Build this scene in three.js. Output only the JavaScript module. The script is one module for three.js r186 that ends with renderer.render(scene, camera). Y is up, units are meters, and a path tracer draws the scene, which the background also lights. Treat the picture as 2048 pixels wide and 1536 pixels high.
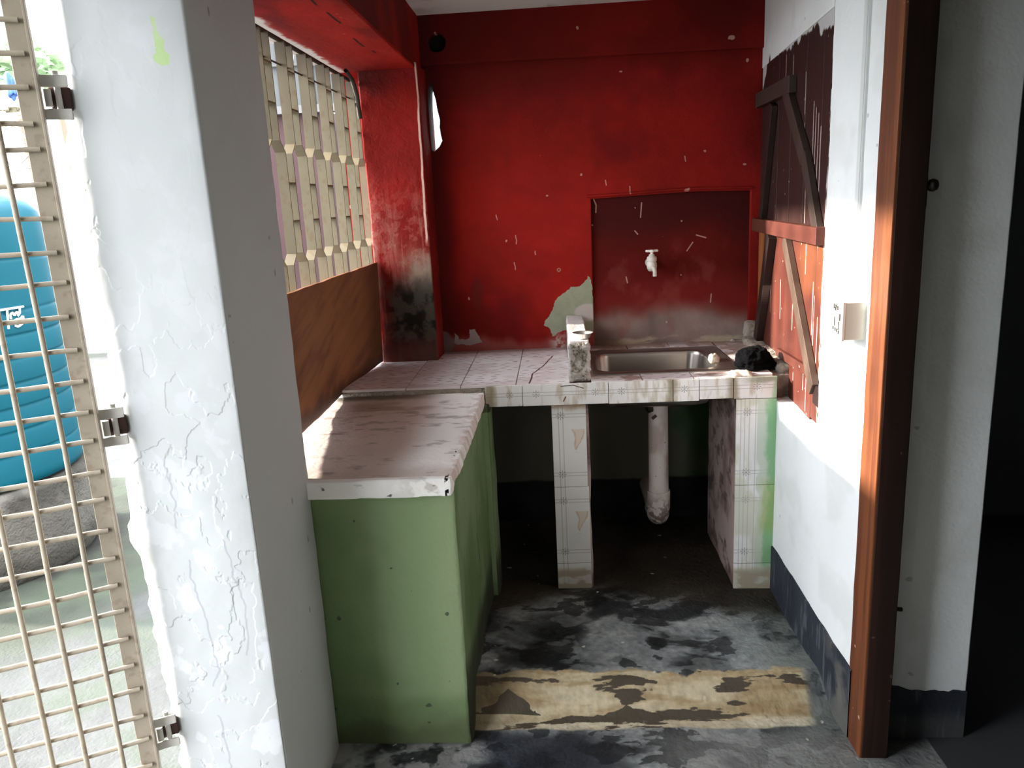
import * as THREE from 'three';
import { mergeGeometries, mergeVertices, toCreasedNormals } from 'three/addons/utils/BufferGeometryUtils.js';
import { RoundedBoxGeometry } from 'three/addons/geometries/RoundedBoxGeometry.js';

// ------------------------------------------------------------------ camera, sky, sun, exposure
const scene = new THREE.Scene();
const camera = new THREE.PerspectiveCamera(2 * Math.atan(768 / 1548) * 180 / Math.PI, 4 / 3, 0.05, 200);
camera.position.set(0, 1.45, 0);
{
  const fwd = new THREE.Vector3(-0.06273053, -0.22839586, -0.97154527), up = new THREE.Vector3(0.03611711, 0.97230536, -0.23090655);
  const right = new THREE.Vector3().crossVectors(fwd, up).normalize();
  camera.quaternion.setFromRotationMatrix(new THREE.Matrix4().makeBasis(right, up.clone().normalize(), fwd.clone().negate().normalize()));
}
const renderer = new THREE.WebGLRenderer({ antialias: true });
renderer.toneMapping = THREE.LinearToneMapping;
renderer.toneMappingExposure = 3.5;
renderer.shadowMap.enabled = true;
scene.background = new THREE.Color(0.93, 0.97, 1.0);
scene.backgroundIntensity = 3.0;
const sun = new THREE.DirectionalLight(new THREE.Color(1.0, 0.93, 0.82), 5.2);
sun.target.position.set(0, 1, -2.5);
sun.position.set(-10, 4.6, -3.4);
sun.castShadow = true;
sun.shadow.radius = 5;
Object.assign(sun.shadow.camera, { left: -6, right: 6, top: 6, bottom: -6, near: 0.5, far: 30 });
sun.shadow.mapSize.set(2048, 2048);
scene.add(sun, sun.target);

// ------------------------------------------------------------------ helpers: noise
let seedState = 12345;
const rnd = () => { seedState = (seedState + 0x6D2B79F5) | 0; let t = Math.imul(seedState ^ (seedState >>> 15), 1 | seedState); t = (t + Math.imul(t ^ (t >>> 7), 61 | t)) ^ t; return ((t ^ (t >>> 14)) >>> 0) / 4294967296; };
const rr = (a, b) => a + (b - a) * rnd();
const PERM = new Uint8Array(512), VAL = new Float32Array(256);
{ const p = [...Array(256).keys()]; for (let i = 255; i > 0; i--) { const j = Math.floor(rnd() * (i + 1)); [p[i], p[j]] = [p[j], p[i]]; } for (let i = 0; i < 512; i++) PERM[i] = p[i & 255]; for (let i = 0; i < 256; i++) VAL[i] = rnd(); }
const fade = (t) => t * t * (3 - 2 * t);
function n3(x, y, z = 0) {
  const xi = Math.floor(x), yi = Math.floor(y), zi = Math.floor(z), u = fade(x - xi), v = fade(y - yi), w = fade(z - zi);
  const h = (a, b, c) => VAL[PERM[PERM[PERM[(xi + a) & 255] + ((yi + b) & 255)] + ((zi + c) & 255)]];
  const l = (a, b, t) => a + (b - a) * t;
  return l(l(l(h(0, 0, 0), h(1, 0, 0), u), l(h(0, 1, 0), h(1, 1, 0), u), v), l(l(h(0, 0, 1), h(1, 0, 1), u), l(h(0, 1, 1), h(1, 1, 1), u), v), w);
}
function n2(x, y) {
  const xi = Math.floor(x), yi = Math.floor(y), u = fade(x - xi), v = fade(y - yi);
  const a = PERM[xi & 255], b = PERM[(xi + 1) & 255], y0 = yi & 255, y1 = (yi + 1) & 255;
  const p = VAL[PERM[a + y0]], q = VAL[PERM[b + y0]], r = VAL[PERM[a + y1]], s = VAL[PERM[b + y1]];
  return p + (q - p) * u + (r - p) * v + (p - q - r + s) * u * v;
}
function fbm(x, y, o = 4) { let s = 0, a = 0.5, t = 0; for (let i = 0; i < o; i++) { s += a * n2(x, y); t += a; a *= 0.5; x = x * 2.03 + 17.1; y = y * 2.03 + 5.3; } return s / t; }
const clamp = (v, a = 0, b = 1) => Math.min(b, Math.max(a, v));
const sst = (a, b, v) => { const t = clamp((v - a) / (b - a)); return t * t * (3 - 2 * t); };
const mix = (c, d, t) => [c[0] + (d[0] - c[0]) * t, c[1] + (d[1] - c[1]) * t, c[2] + (d[2] - c[2]) * t];
const mul = (c, k) => [c[0] * k, c[1] * k, c[2] * k];
function inPoly(x, y, P) { let r = false; for (let i = 0, j = P.length - 1; i < P.length; j = i++) { const [a, b] = P[i], [c, d] = P[j]; if ((b > y) !== (d > y) && x < (c - a) * (y - b) / (d - b) + a) r = !r; } return r; }
function segDist(x, y, a, b, c, d) { const vx = c - a, vy = d - b, t = clamp(((x - a) * vx + (y - b) * vy) / (vx * vx + vy * vy || 1e-9)); return Math.hypot(x - a - t * vx, y - b - t * vy); }
function polyDist(x, y, P) { let m = 9; for (let i = 0; i + 1 < P.length; i++) m = Math.min(m, segDist(x, y, ...P[i], ...P[i + 1])); return m; }

// ------------------------------------------------------------------ helpers: textures and materials
// a texture over the region u0..u1, v0..v1 (metres); fn(u, v) -> sRGB triple 0..255
function regionTex(W, H, [u0, u1, v0, v1], fn) {
  const d = new Uint8Array(W * H * 4);
  for (let j = 0; j < H; j++) for (let i = 0; i < W; i++) {
    const c = fn(u0 + (u1 - u0) * (i + 0.5) / W, v0 + (v1 - v0) * (j + 0.5) / H), k = (j * W + i) * 4;
    d[k] = clamp(c[0], 0, 255); d[k + 1] = clamp(c[1], 0, 255); d[k + 2] = clamp(c[2], 0, 255); d[k + 3] = 255;
  }
  const t = new THREE.DataTexture(d, W, H, THREE.RGBAFormat);
  t.colorSpace = THREE.SRGBColorSpace; t.magFilter = THREE.LinearFilter; t.minFilter = THREE.LinearFilter; t.wrapS = t.wrapT = THREE.RepeatWrapping; t.needsUpdate = true;
  t.userData = { region: [u0, u1, v0, v1] };
  return t;
}
function grayTex(S, fn) {
  const d = new Uint8Array(S * S * 4);
  for (let j = 0; j < S; j++) for (let i = 0; i < S; i++) { const v = clamp(fn(i / S, j / S)) * 255, k = (j * S + i) * 4; d[k] = d[k + 1] = d[k + 2] = v; d[k + 3] = 255; }
  const t = new THREE.DataTexture(d, S, S, THREE.RGBAFormat); t.magFilter = THREE.LinearFilter; t.minFilter = THREE.LinearFilter; t.wrapS = t.wrapT = THREE.RepeatWrapping; t.needsUpdate = true; return t;
}
// plaster relief, seamless by blending
const seamless = (f) => (u, v) => { const a = fade(u), b = fade(v); return (f(u, v) * (1 - a) + f(u - 1, v) * a) * (1 - b) + (f(u, v - 1) * (1 - a) + f(u - 1, v - 1) * a) * b; };
const plasterRelief = grayTex(512, seamless((u, v) => 0.6 * fbm(u * 9 + 3, v * 9 + 40, 4) + 0.4 * fbm(u * 60 + 9, v * 60 + 70, 2)));
const roughRelief = grayTex(512, seamless((u, v) => { const a = fbm(u * 30 + 3, v * 30 + 40, 4); return 0.5 * sst(0.35, 0.65, a) + 0.5 * fbm(u * 90, v * 90 + 33, 2); }));
function bump(tex, w, h, size = 0.5) { const t = tex.clone(); t.repeat.set(w / size, h / size); t.needsUpdate = true; return t; }
function regionMat(tex, o = {}) {
  const [u0, u1, v0, v1] = tex.userData.region, { relief = plasterRelief, reliefSize = 0.5, bumpScale = 0.004, ...rest } = o;
  const m = new THREE.MeshPhysicalMaterial({ map: tex, roughness: 0.8, specularIntensity: 0.6, ...rest });
  if (relief) { m.bumpMap = bump(relief, u1 - u0, v1 - v0, reliefSize); m.bumpScale = bumpScale; }
  m.userData.region = tex.userData.region;
  return m;
}
const plain = (hex, o = {}) => new THREE.MeshStandardMaterial({ color: new THREE.Color(hex), roughness: 0.7, ...o });

// ------------------------------------------------------------------ helpers: geometry
// uv = (fu(p), fv(p)) in metres, mapped on the region of the material
function uvRegion(g, m, fu, fv) {
  const [u0, u1, v0, v1] = m.userData.region || [0, 1, 0, 1], p = g.attributes.position, uv = new Float32Array(p.count * 2);
  for (let i = 0; i < p.count; i++) { const x = p.getX(i), y = p.getY(i), z = p.getZ(i); uv[2 * i] = (fu(x, y, z) - u0) / (u1 - u0); uv[2 * i + 1] = (fv(x, y, z) - v0) / (v1 - v0); }
  g.setAttribute('uv', new THREE.BufferAttribute(uv, 2)); return g;
}
const UX = (x) => x, UY = (x, y) => y, UZ = (x, y, z) => z, UXZ = (x, y, z) => x - z, UYZ = (x, y, z) => y - z;
function gridLine(L, cell, r) { const a = [0]; if (r > 0 && L > 3 * r) a.push(r); const s = a[a.length - 1], n = Math.max(1, Math.round((L - 2 * s) / cell)); for (let i = 1; i < n; i++) a.push(s + (L - 2 * s) * i / n); if (r > 0 && L > 3 * r) a.push(L - r); a.push(L); return a; }
// box with rounded, uneven edges and faces, in world coordinates
function roughBox(x0, x1, y0, y1, z0, z1, o = {}) {
  const { cell = 0.04, r = 0.006, amp = 0.002, freq = 14, disp = null } = o, w = x1 - x0, h = y1 - y0, d = z1 - z0;
  const gx = gridLine(w, cell, r), gy = gridLine(h, cell, r), gz = gridLine(d, cell, r);
  let g = new THREE.BoxGeometry(1, 1, 1, gx.length - 1, gy.length - 1, gz.length - 1);
  const p = g.attributes.position, v = new THREE.Vector3(), c = new THREE.Vector3();
  for (let i = 0; i < p.count; i++) {
    v.set(gx[Math.round((p.getX(i) + 0.5) * (gx.length - 1))], gy[Math.round((p.getY(i) + 0.5) * (gy.length - 1))], gz[Math.round((p.getZ(i) + 0.5) * (gz.length - 1))]);
    c.set(clamp(v.x, Math.min(r, w / 2), Math.max(w - r, w / 2)), clamp(v.y, Math.min(r, h / 2), Math.max(h - r, h / 2)), clamp(v.z, Math.min(r, d / 2), Math.max(d - r, d / 2)));
    const dir = v.clone().sub(c); if (dir.lengthSq() > 0) { dir.normalize(); v.copy(c).addScaledVector(dir, Math.min(r, w / 2, h / 2, d / 2)); }
    v.x += x0; v.y += y0; v.z += z0;
    if (amp) { const q = v.clone().multiplyScalar(freq), k = n3(q.x + 3, q.y + 7, q.z + 11) + 0.5 * n3(q.x * 2.7 + 31, q.y * 2.7 + 7, q.z * 2.7 + 5) - 0.75; v.addScaledVector(dir, 2 * amp * k); }
    if (disp) disp(v, dir);
    p.setXYZ(i, v.x, v.y, v.z);
  }
  g.deleteAttribute('uv'); g.deleteAttribute('normal'); g = mergeVertices(g, 1e-5); g.computeVertexNormals();
  return g;
}
const box = (x0, x1, y0, y1, z0, z1) => { const g = new THREE.BoxGeometry(x1 - x0, y1 - y0, z1 - z0); g.translate((x0 + x1) / 2, (y0 + y1) / 2, (z0 + z1) / 2); return g; };
const rbox = (x0, x1, y0, y1, z0, z1, r = 0.003, s = 2) => { const g = new RoundedBoxGeometry(x1 - x0, y1 - y0, z1 - z0, s, Math.min(r, (x1 - x0) / 2.01, (y1 - y0) / 2.01, (z1 - z0) / 2.01)); g.translate((x0 + x1) / 2, (y0 + y1) / 2, (z0 + z1) / 2); return g; };
function tube(pts, r, seg = 8, n = 0) { return new THREE.TubeGeometry(new THREE.CatmullRomCurve3(pts.map((p) => new THREE.Vector3(...p)), false, 'catmullrom', 0.1), n || (pts.length - 1) * 4, r, seg, false); }
function rod(a, b, r, seg = 6) { const A = new THREE.Vector3(...a), B = new THREE.Vector3(...b), g = new THREE.CylinderGeometry(r, r, A.distanceTo(B), seg); g.applyQuaternion(new THREE.Quaternion().setFromUnitVectors(new THREE.Vector3(0, 1, 0), B.clone().sub(A).normalize())); g.translate(...A.add(B).multiplyScalar(0.5).toArray()); return g; }
const lathe = (pts, seg = 32) => new THREE.LatheGeometry(pts.map(([r, y]) => new THREE.Vector2(r, y)), seg);
const strip = (gs) => mergeGeometries(gs.map((g) => { const h = g.index ? g.toNonIndexed() : g; for (const k of Object.keys(h.attributes)) if (!['position', 'normal', 'uv'].includes(k)) h.deleteAttribute(k); return h; }));

const used = {};
const numbered = (n) => { used[n] = (used[n] ?? -1) + 1; return used[n] ? n + '_' + String(used[n]).padStart(3, '0') : n; };
function shade(o) { o.traverse((m) => { if (m.isMesh) { m.castShadow = true; m.receiveShadow = true; } }); return o; }
function tag(o, label, category, group) { o.userData.label = label; if (category) o.userData.category = category; if (group) o.userData.group = group; return o; }
function struct(name, g, m, parent = scene) { const o = shade(new THREE.Mesh(g, m)); o.name = parent === scene ? numbered(name) : name; if (parent === scene) o.userData.kind = 'structure'; parent.add(o); return o; }
function thing(name, label, category, pos = [0, 0, 0], group) { const o = new THREE.Group(); o.name = numbered(name); o.position.set(...pos); tag(o, label, category, group); scene.add(o); return o; }
function origin(o) { const v = new THREE.Vector3(); while (o && o !== scene) { v.add(o.position); o = o.parent; } return v; }
// a part whose geometry is given in world coordinates (its thing is not turned)
function part(t, name, g, m, label) { const c = origin(t); g = g.clone(); g.translate(-c.x, -c.y, -c.z); return local(t, name, g, m, label); }
// a part whose geometry is given in its thing's own coordinates
function local(t, name, g, m, label) { const o = shade(new THREE.Mesh(g, m)); o.name = name; if (label) o.userData.label = label; t.add(o); return o; }
function solo(name, label, category, g, m, pos = [0, 0, 0], group) { g = g.clone(); g.translate(-pos[0], -pos[1], -pos[2]); const o = shade(new THREE.Mesh(g, m)); o.name = numbered(name); o.position.set(...pos); tag(o, label, category, group); scene.add(o); return o; }

// ------------------------------------------------------------------ plans shared by several pieces
const CEIL = 2.2, ZB = -3.38, RX = 0.76, TOP = 0.815;
const wallX = (z) => 0.757 + 0.028 * clamp((z + 2.26) / 0.27);
function floorY(x, z) {
  const e = 0.03 * (fbm(x * 5 + 2, 3.3, 3) - 0.5), t = sst(-2.175 + e, -2.035 + e, z);
  return -0.09 * t + 0.012 * (fbm(x * 4 + 9, z * 4 + 9, 3) - 0.5) + 0;
}
const specks = (u, v, f, p) => { // one small spot in some of the cells
  const i = Math.floor(u * f), j = Math.floor(v * f), h = VAL[PERM[(i & 255) + PERM[j & 255]]], k = VAL[PERM[(j & 255) + PERM[(i + 77) & 255]]]; if (h < p) return 0;
  const r = (0.04 + 0.12 * k * k * k), d = Math.hypot(u * f - i - 0.3 - 0.4 * k, (v * f - j - 0.3 - 0.4 * VAL[PERM[(i + j) & 255]]) * (0.6 + 0.8 * k)); return 1 - sst(r * 0.7, r, d + 0.12 * (n2(u * f * 9, v * f * 9) - 0.5));
};

// ------------------------------------------------------------------ materials of the setting
const WHITE = [226, 229, 231];
const whiteBase = (u, v, s = 0) => { const a = fbm(u * 3 + s, v * 3 + 5, 4); let c = mul(WHITE, 0.965 + 0.06 * a); const sp = specks(u + s, v, 14, 0.95); return mix(c, [150, 148, 146], sp * 0.5); };

// the white pillar: u = x - z runs round from the front face to the kitchen side
const pillarTex = regionTex(768, 2048, [0.5, 1.3, -0.12, 2.22], (u, v) => {
  let c = mul(whiteBase(u, v, 11), 0.765);
  const low = sst(1.35, 0.5, v), side = u > 0.876;
  if (!side) {
    const w = u + 0.02 * (fbm(u * 20, v * 20, 3) - 0.5), q = v + 0.03 * (fbm(u * 18 + 60, v * 18, 3) - 0.5);
    // chip of green paint high on the front
    if (inPoly(w + 0.004 * (n2(u * 200, v * 200) - 0.5), q * 1 + 0.004 * (n2(u * 200 + 9, v * 200) - 0.5), [[0.8, 1.832], [0.812, 1.826], [0.814, 1.806], [0.828, 1.797], [0.83, 1.78], [0.838, 1.765], [0.832, 1.748], [0.818, 1.742], [0.806, 1.745], [0.806, 1.755], [0.812, 1.768], [0.806, 1.79], [0.806, 1.81]])) c = [160, 180, 132];
    // flaked grey spots
    const fl = fbm(u * 16 + 40, v * 13 + 77, 5);
    c = mix(c, [188, 189, 194], sst(0.6, 0.66, fl) * 0.7 * (0.25 + 0.75 * low));
    for (const [a, b, r, h] of [[0.665, 1.205, 0.018, 0.03], [0.765, 1.07, 0.03, 0.028], [0.665, 1.07, 0.014, 0.025], [0.62, 0.56, 0.018, 0.03], [0.70, 0.86, 0.012, 0.02]]) { const d = Math.hypot((u - a) / r, (v - b) / h) + 1.4 * (fbm(u * 50, v * 50, 3) - 0.5); c = mix(c, [178, 180, 184], (1 - sst(0.7, 1.0, d)) * 0.8); }
    // hairline cracks
    const wob = 0.02 * (fbm(u * 9, v * 14, 4) - 0.5) + 0.01 * (fbm(3, v * 50, 2) - 0.5);
    for (const P of [[[0.715, 0.70], [0.735, 0.52], [0.745, 0.42], [0.727, 0.38]], [[0.80, 0.75], [0.83, 0.6], [0.82, 0.46]], [[0.73, 0.30], [0.74, 0.12]], [[0.70, 0.92], [0.705, 0.78]]]) { const d = polyDist(u + wob, v, P); c = mix(c, [150, 152, 158], (1 - sst(0.0012, 0.0032, d)) * 0.8); }
    // crumbling left arris with bare render
    const e = sst(0.64, 0.585, u + 0.03 * (fbm(u * 12 + 8, v * 9, 4) - 0.5));
    c = mix(c, [198, 186, 168], e * sst(0.48, 0.62, fbm(u * 30 + 5, v * 22 + 9, 4)) * 0.8);
    for (const [yy, s] of [[1.70, 1], [1.03, 1], [0.28, 1]]) { const d = Math.hypot((u - 0.588) / 0.02, (v - yy) / 0.045) + (fbm(u * 40, v * 40, 3) - 0.5); c = mix(c, [96, 66, 52], (1 - sst(0.6, 1.0, d)) * 0.85 * s); }
  } else {
    c = mul(c, 0.985);
    for (const [a, b] of [[0.99, 1.86], [1.19, 1.31], [1.12, 0.74], [1.15, 0.42], [1.20, 0.60]]) { const d = Math.hypot((u - a) / 0.006, (v - b) / 0.012); c = mix(c, [120, 122, 124], (1 - sst(0.5, 1, d)) * 0.8); }
    c = mix(c, [120, 118, 114], sst(0.02, -0.1, v + 0.05 * fbm(u * 20, v * 20, 3)) * 0.6);
  }
  return c;
});
const M_pillar = regionMat(pillarTex, { roughness: 0.82, relief: null });
{ // flaking coats of whitewash, worst low down and along the left edge
  const W = 512, H = 1400, d = new Uint8Array(W * H * 4);
  for (let j = 0; j < H; j++) for (let i = 0; i < W; i++) {
    const u = 0.5 + 0.8 * (i + 0.5) / W, v = -0.12 + 2.34 * (j + 0.5) / H, bad = u > 0.876 ? 0.15 : clamp(0.12 + 0.9 * sst(1.45, 0.9, v) + 0.8 * sst(0.68, 0.6, u));
    const x = fbm(u * 6.4 + 3, v * 4.5 + 40, 6), y = fbm(u * 12 + 33, v * 8 + 4, 6), h = bad * (0.3 * sst(0.5, 0.515, x) + 0.25 * sst(0.56, 0.575, y) + 0.2 * fbm(u * 40, v * 40, 3)) + 0.25 * fbm(u * 12, v * 12, 3), k = (j * W + i) * 4;
    d[k] = d[k + 1] = d[k + 2] = 255 * clamp(h); d[k + 3] = 255;
  }
  const t = new THREE.DataTexture(d, W, H, THREE.RGBAFormat); t.magFilter = t.minFilter = THREE.LinearFilter; t.needsUpdate = true; M_pillar.bumpMap = t; M_pillar.bumpScale = 0.005;
}

const whiteTex = regionTex(512, 512, [0, 2, 0, 2], (u, v) => whiteBase(u, v, 3));
const M_white = regionMat(whiteTex, { bumpScale: 0.003, roughness: 0.85 });
const M_ceiling = regionMat(regionTex(512, 512, [0, 3, 0, 3], (u, v) => mix([214, 214, 212], [150, 146, 142], sst(0.55, 0.75, fbm(u * 4 + 8, v * 4, 4)) * 0.6)), { roughness: 0.9 });

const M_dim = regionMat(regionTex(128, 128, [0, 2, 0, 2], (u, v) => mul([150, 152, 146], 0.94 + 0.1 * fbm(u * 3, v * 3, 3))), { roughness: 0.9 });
// right wall: black dado is a mesh of its own; the white is a little soiled at the bottom and where things were fixed
const wallRightTex = regionTex(768, 1024, [-3.4, -1.8, -0.2, 2.2], (u, v) => { let c = mul(whiteBase(u, v, 29), 1.06); c = mix(c, [205, 203, 200], 0.2 * sst(0.55, 0.75, fbm(u * 7, v * 7 + 3, 4))); return c; });
const M_wallRight = regionMat(wallRightTex, { roughness: 0.85, bumpScale: 0.003 });

const RED = [147, 27, 20];
const redBase = (u, v, s = 0) => {
  const a = fbm(u * 2.2 + s, v * 2.2 + 3, 4), b = fbm(u * 1.3 + s + 40, v * 6 + 7, 4), c = fbm(u * 26 + s, v * 26, 2);
  let k = 0.68 + 0.45 * a + 0.18 * (b - 0.5) + 0.08 * (c - 0.5);
  let r = mul(RED, k); r = mix(r, [88, 14, 13], sst(0.55, 0.75, fbm(u * 3.1 + s + 90, v * 2.4 + 31, 4)) * 0.5);
  return r;
};
const greenPatch = [[-0.062, 0.92], [-0.03, 0.975], [-0.016, 1.02], [0.02, 1.05], [0.053, 1.065], [0.06, 1.082], [0.1, 1.082], [0.12, 1.098], [0.135, 1.125], [0.143, 1.118], [0.152, 1.085], [0.155, 1.02], [0.195, 0.985], [0.2, 0.94], [0.19, 0.88], [0.12, 0.87], [0.05, 0.895], [0.0, 0.88], [-0.03, 0.868], [-0.04, 0.9]];
const wallBackTex = regionTex(1400, 1400, [-0.56, 0.88, 0.76, 2.2], (u, v) => {
  let c = redBase(u, v, 0);
  // soot under the beam and in the upper corners
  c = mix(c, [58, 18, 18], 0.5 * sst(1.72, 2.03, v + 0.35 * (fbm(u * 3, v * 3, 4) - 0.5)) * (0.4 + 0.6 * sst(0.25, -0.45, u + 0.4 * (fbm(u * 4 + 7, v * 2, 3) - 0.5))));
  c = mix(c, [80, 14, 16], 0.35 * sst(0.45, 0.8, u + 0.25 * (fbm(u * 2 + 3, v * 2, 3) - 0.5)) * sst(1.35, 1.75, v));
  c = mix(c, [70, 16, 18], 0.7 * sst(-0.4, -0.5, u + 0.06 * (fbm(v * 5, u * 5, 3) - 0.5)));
  // drips and specks of white
  c = mix(c, [205, 170, 160], specks(u, v, 12, 0.965) * 0.8);
  for (const [a, b, l] of [[-0.17, 1.31, 0.035], [-0.25, 1.4, 0.02], [-0.18, 1.195, 0.03], [0.22, 1.52, 0.02], [0.32, 1.49, 0.03], [-0.09, 1.24, 0.015], [0.55, 1.6, 0.02]]) c = mix(c, [214, 170, 158], (1 - sst(0.001, 0.0035, segDist(u + 0.004 * (n2(v * 90, 4) - 0.5), v, a, b, a + 0.003, b - l))) * 0.85);
  // dark oval scuff
  c = mix(c, [104, 34, 34], (1 - sst(0.75, 1.05, Math.hypot((u + 0.352) / 0.026, (v - 1.07) / 0.085) + 0.5 * (fbm(u * 40, v * 40, 3) - 0.5))) * 0.7);
  // screw hole
  { const d = Math.hypot(u - 0.01, v - 1.155); c = mix(c, [190, 140, 125], (1 - sst(0.006, 0.012, d)) * 0.8); c = mix(c, [70, 20, 20], 1 - sst(0.002, 0.004, d)); }
  // pale flaking along the counter
  const edge = 0.835 + 0.09 * (fbm(u * 9 + 4, 2, 4) - 0.35);
  c = mix(c, [176, 120, 116], sst(edge + 0.03, edge - 0.02, v) * 0.55);
  if (inPoly(u + 0.012 * (fbm(u * 60, v * 60, 3) - 0.5), v + 0.012 * (fbm(u * 60 + 9, v * 60, 3) - 0.5), [[-0.46, 0.9], [-0.44, 0.865], [-0.4, 0.87], [-0.395, 0.91], [-0.37, 0.912], [-0.355, 0.88], [-0.34, 0.85], [-0.4, 0.84], [-0.47, 0.85]])) c = [158, 146, 142];
  c = mix(c, [120, 108, 104], (1 - sst(0.8, 1.1, Math.hypot((u + 0.52) / 0.05, (v - 0.85) / 0.06) + 0.5 * (fbm(u * 30, v * 30, 3) - 0.5))) * 0.8);
  // big flake that bares old pale green paint
  const ju = u + 0.016 * (fbm(u * 45, v * 45, 4) - 0.5), jv = v + 0.016 * (fbm(u * 45 + 9, v * 45, 4) - 0.5);
  if (inPoly(ju, jv, greenPatch)) { c = mix([172, 176, 152], [150, 156, 136], fbm(u * 30, v * 30, 3)); c = mix(c, [196, 188, 182], 1 - sst(0.8, 1.0, Math.hypot((u - 0.13) / 0.065, (v - 0.965) / 0.042))); }
  const w2 = sst(0.06, 0.0, Math.abs(u + 0.0)) * sst(0.92, 0.84, v + 0.05 * (fbm(u * 22, v * 22, 3) - 0.5));
  c = mix(c, [200, 188, 182], w2 * sst(0.35, 0.5, fbm(u * 30 + 3, v * 30, 4)));
  return c;
});
const M_wallBack = regionMat(wallBackTex, { specularIntensity: 0.3, roughness: 0.8, bumpScale: 0.0035 });
const splashTex = regionTex(900, 900, [0.14, 0.84, 0.78, 1.47], (u, v) => {
  let c = mul([92, 18, 15], 0.75 + 0.5 * fbm(u * 4 + 5, v * 4 + 8, 4));
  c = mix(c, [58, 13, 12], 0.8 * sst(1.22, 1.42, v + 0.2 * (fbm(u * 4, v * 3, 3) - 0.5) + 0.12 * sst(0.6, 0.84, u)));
  const t = sst(1.12, 0.98, v + 0.12 * (fbm(u * 3.2 + 7, v * 2, 4) - 0.5) - 0.05 * Math.sin((u - 0.2) * 4.2));
  c = mix(c, [136, 44, 38], t * 0.6);
  const g = sst(1.03, 0.92, v + 0.12 * (fbm(u * 4 + 2, v * 3 + 9, 4) - 0.5) + 0.5 * Math.pow(Math.max(0, Math.abs(u - 0.44) - 0.12), 1.6));
  c = mix(c, mul([150, 138, 132], 0.8 + 0.35 * fbm(u * 12, v * 12 + 5, 4)), g * 0.92);
  c = mix(c, [150, 84, 72], 0.35 * sst(0.58, 0.8, fbm(u * 14 + 3, v * 9 + 1, 4)) * sst(1.3, 1.15, v));
  c = mix(c, [212, 180, 160], specks(u + 3, v, 16, 0.95) * 0.7);
  for (const P of [[[0.168, 1.445], [0.178, 1.42], [0.176, 1.39]], [[0.34, 1.305], [0.352, 1.29]], [[0.60, 1.275], [0.64, 1.262]], [[0.30, 1.11], [0.305, 1.085]], [[0.665, 1.02], [0.662, 0.985]], [[0.56, 1.21], [0.585, 1.245]], [[0.37, 1.42], [0.365, 1.36]]]) c = mix(c, [206, 176, 158], (1 - sst(0.0012, 0.004, polyDist(u, v, P))) * 0.8);
  c = mix(c, [186, 172, 150], sst(0.845, 0.825, v + 0.03 * (fbm(u * 20 + 4, v * 30, 4) - 0.5)) * sst(0.45, 0.6, fbm(u * 10 + 1, v * 40, 3)));
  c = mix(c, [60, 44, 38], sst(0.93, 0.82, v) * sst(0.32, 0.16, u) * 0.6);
  return c;
});
const M_splash = regionMat(splashTex, { specularIntensity: 0.3, roughness: 0.8, bumpScale: 0.0025 });
const beamTex = regionTex(700, 700, [-3.4, 0, -1, 2.4], (u, v) => { let c = mul(redBase(u * 1.2, v * 1.2, 55), 0.95); c = mix(c, [50, 18, 18], 0.45 * sst(0.5, 0.7, fbm(u * 2.6, v * 2.6 + 70, 4))); return c; });
const M_beam = regionMat(beamTex, { specularIntensity: 0.3, roughness: 0.8 });
// soffit of the left beam: u = x, v = z, the outer margin left white, a long crack
const soffitTex = regionTex(400, 1400, [-0.9, -0.5, -3.4, -1.5], (u, v) => {
  let c = mul(redBase(u * 2, v, 15), 1.15); c = mix(c, [190, 60, 50], 0.35 * sst(0.5, 0.7, fbm(u * 8, v * 3, 3)));
  const e = -0.795 + 0.035 * (fbm(3, v * 7, 4) - 0.5) + 0.03 * (fbm(u * 30, v * 30, 3) - 0.5);
  c = mix(c, [214, 208, 206], sst(e + 0.012, e - 0.012, u));
  const P = [[-0.6, -2.1], [-0.6, -2.25], [-0.595, -2.45], [-0.615, -2.52], [-0.61, -2.72], [-0.6, -2.85]];
  const d = polyDist(u + 0.012 * (fbm(v * 12, 2, 3) - 0.5), v, P); c = mix(c, [46, 14, 14], (1 - sst(0.0015, 0.005, d)) * sst(0.38, 0.5, n2(v * 9, 8)));
  c = mix(c, [200, 150, 140], specks(u, v, 20, 0.93) * 0.6);
  return c;
});
const M_soffit = regionMat(soffitTex, { specularIntensity: 0.3, roughness: 0.8 });
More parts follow.
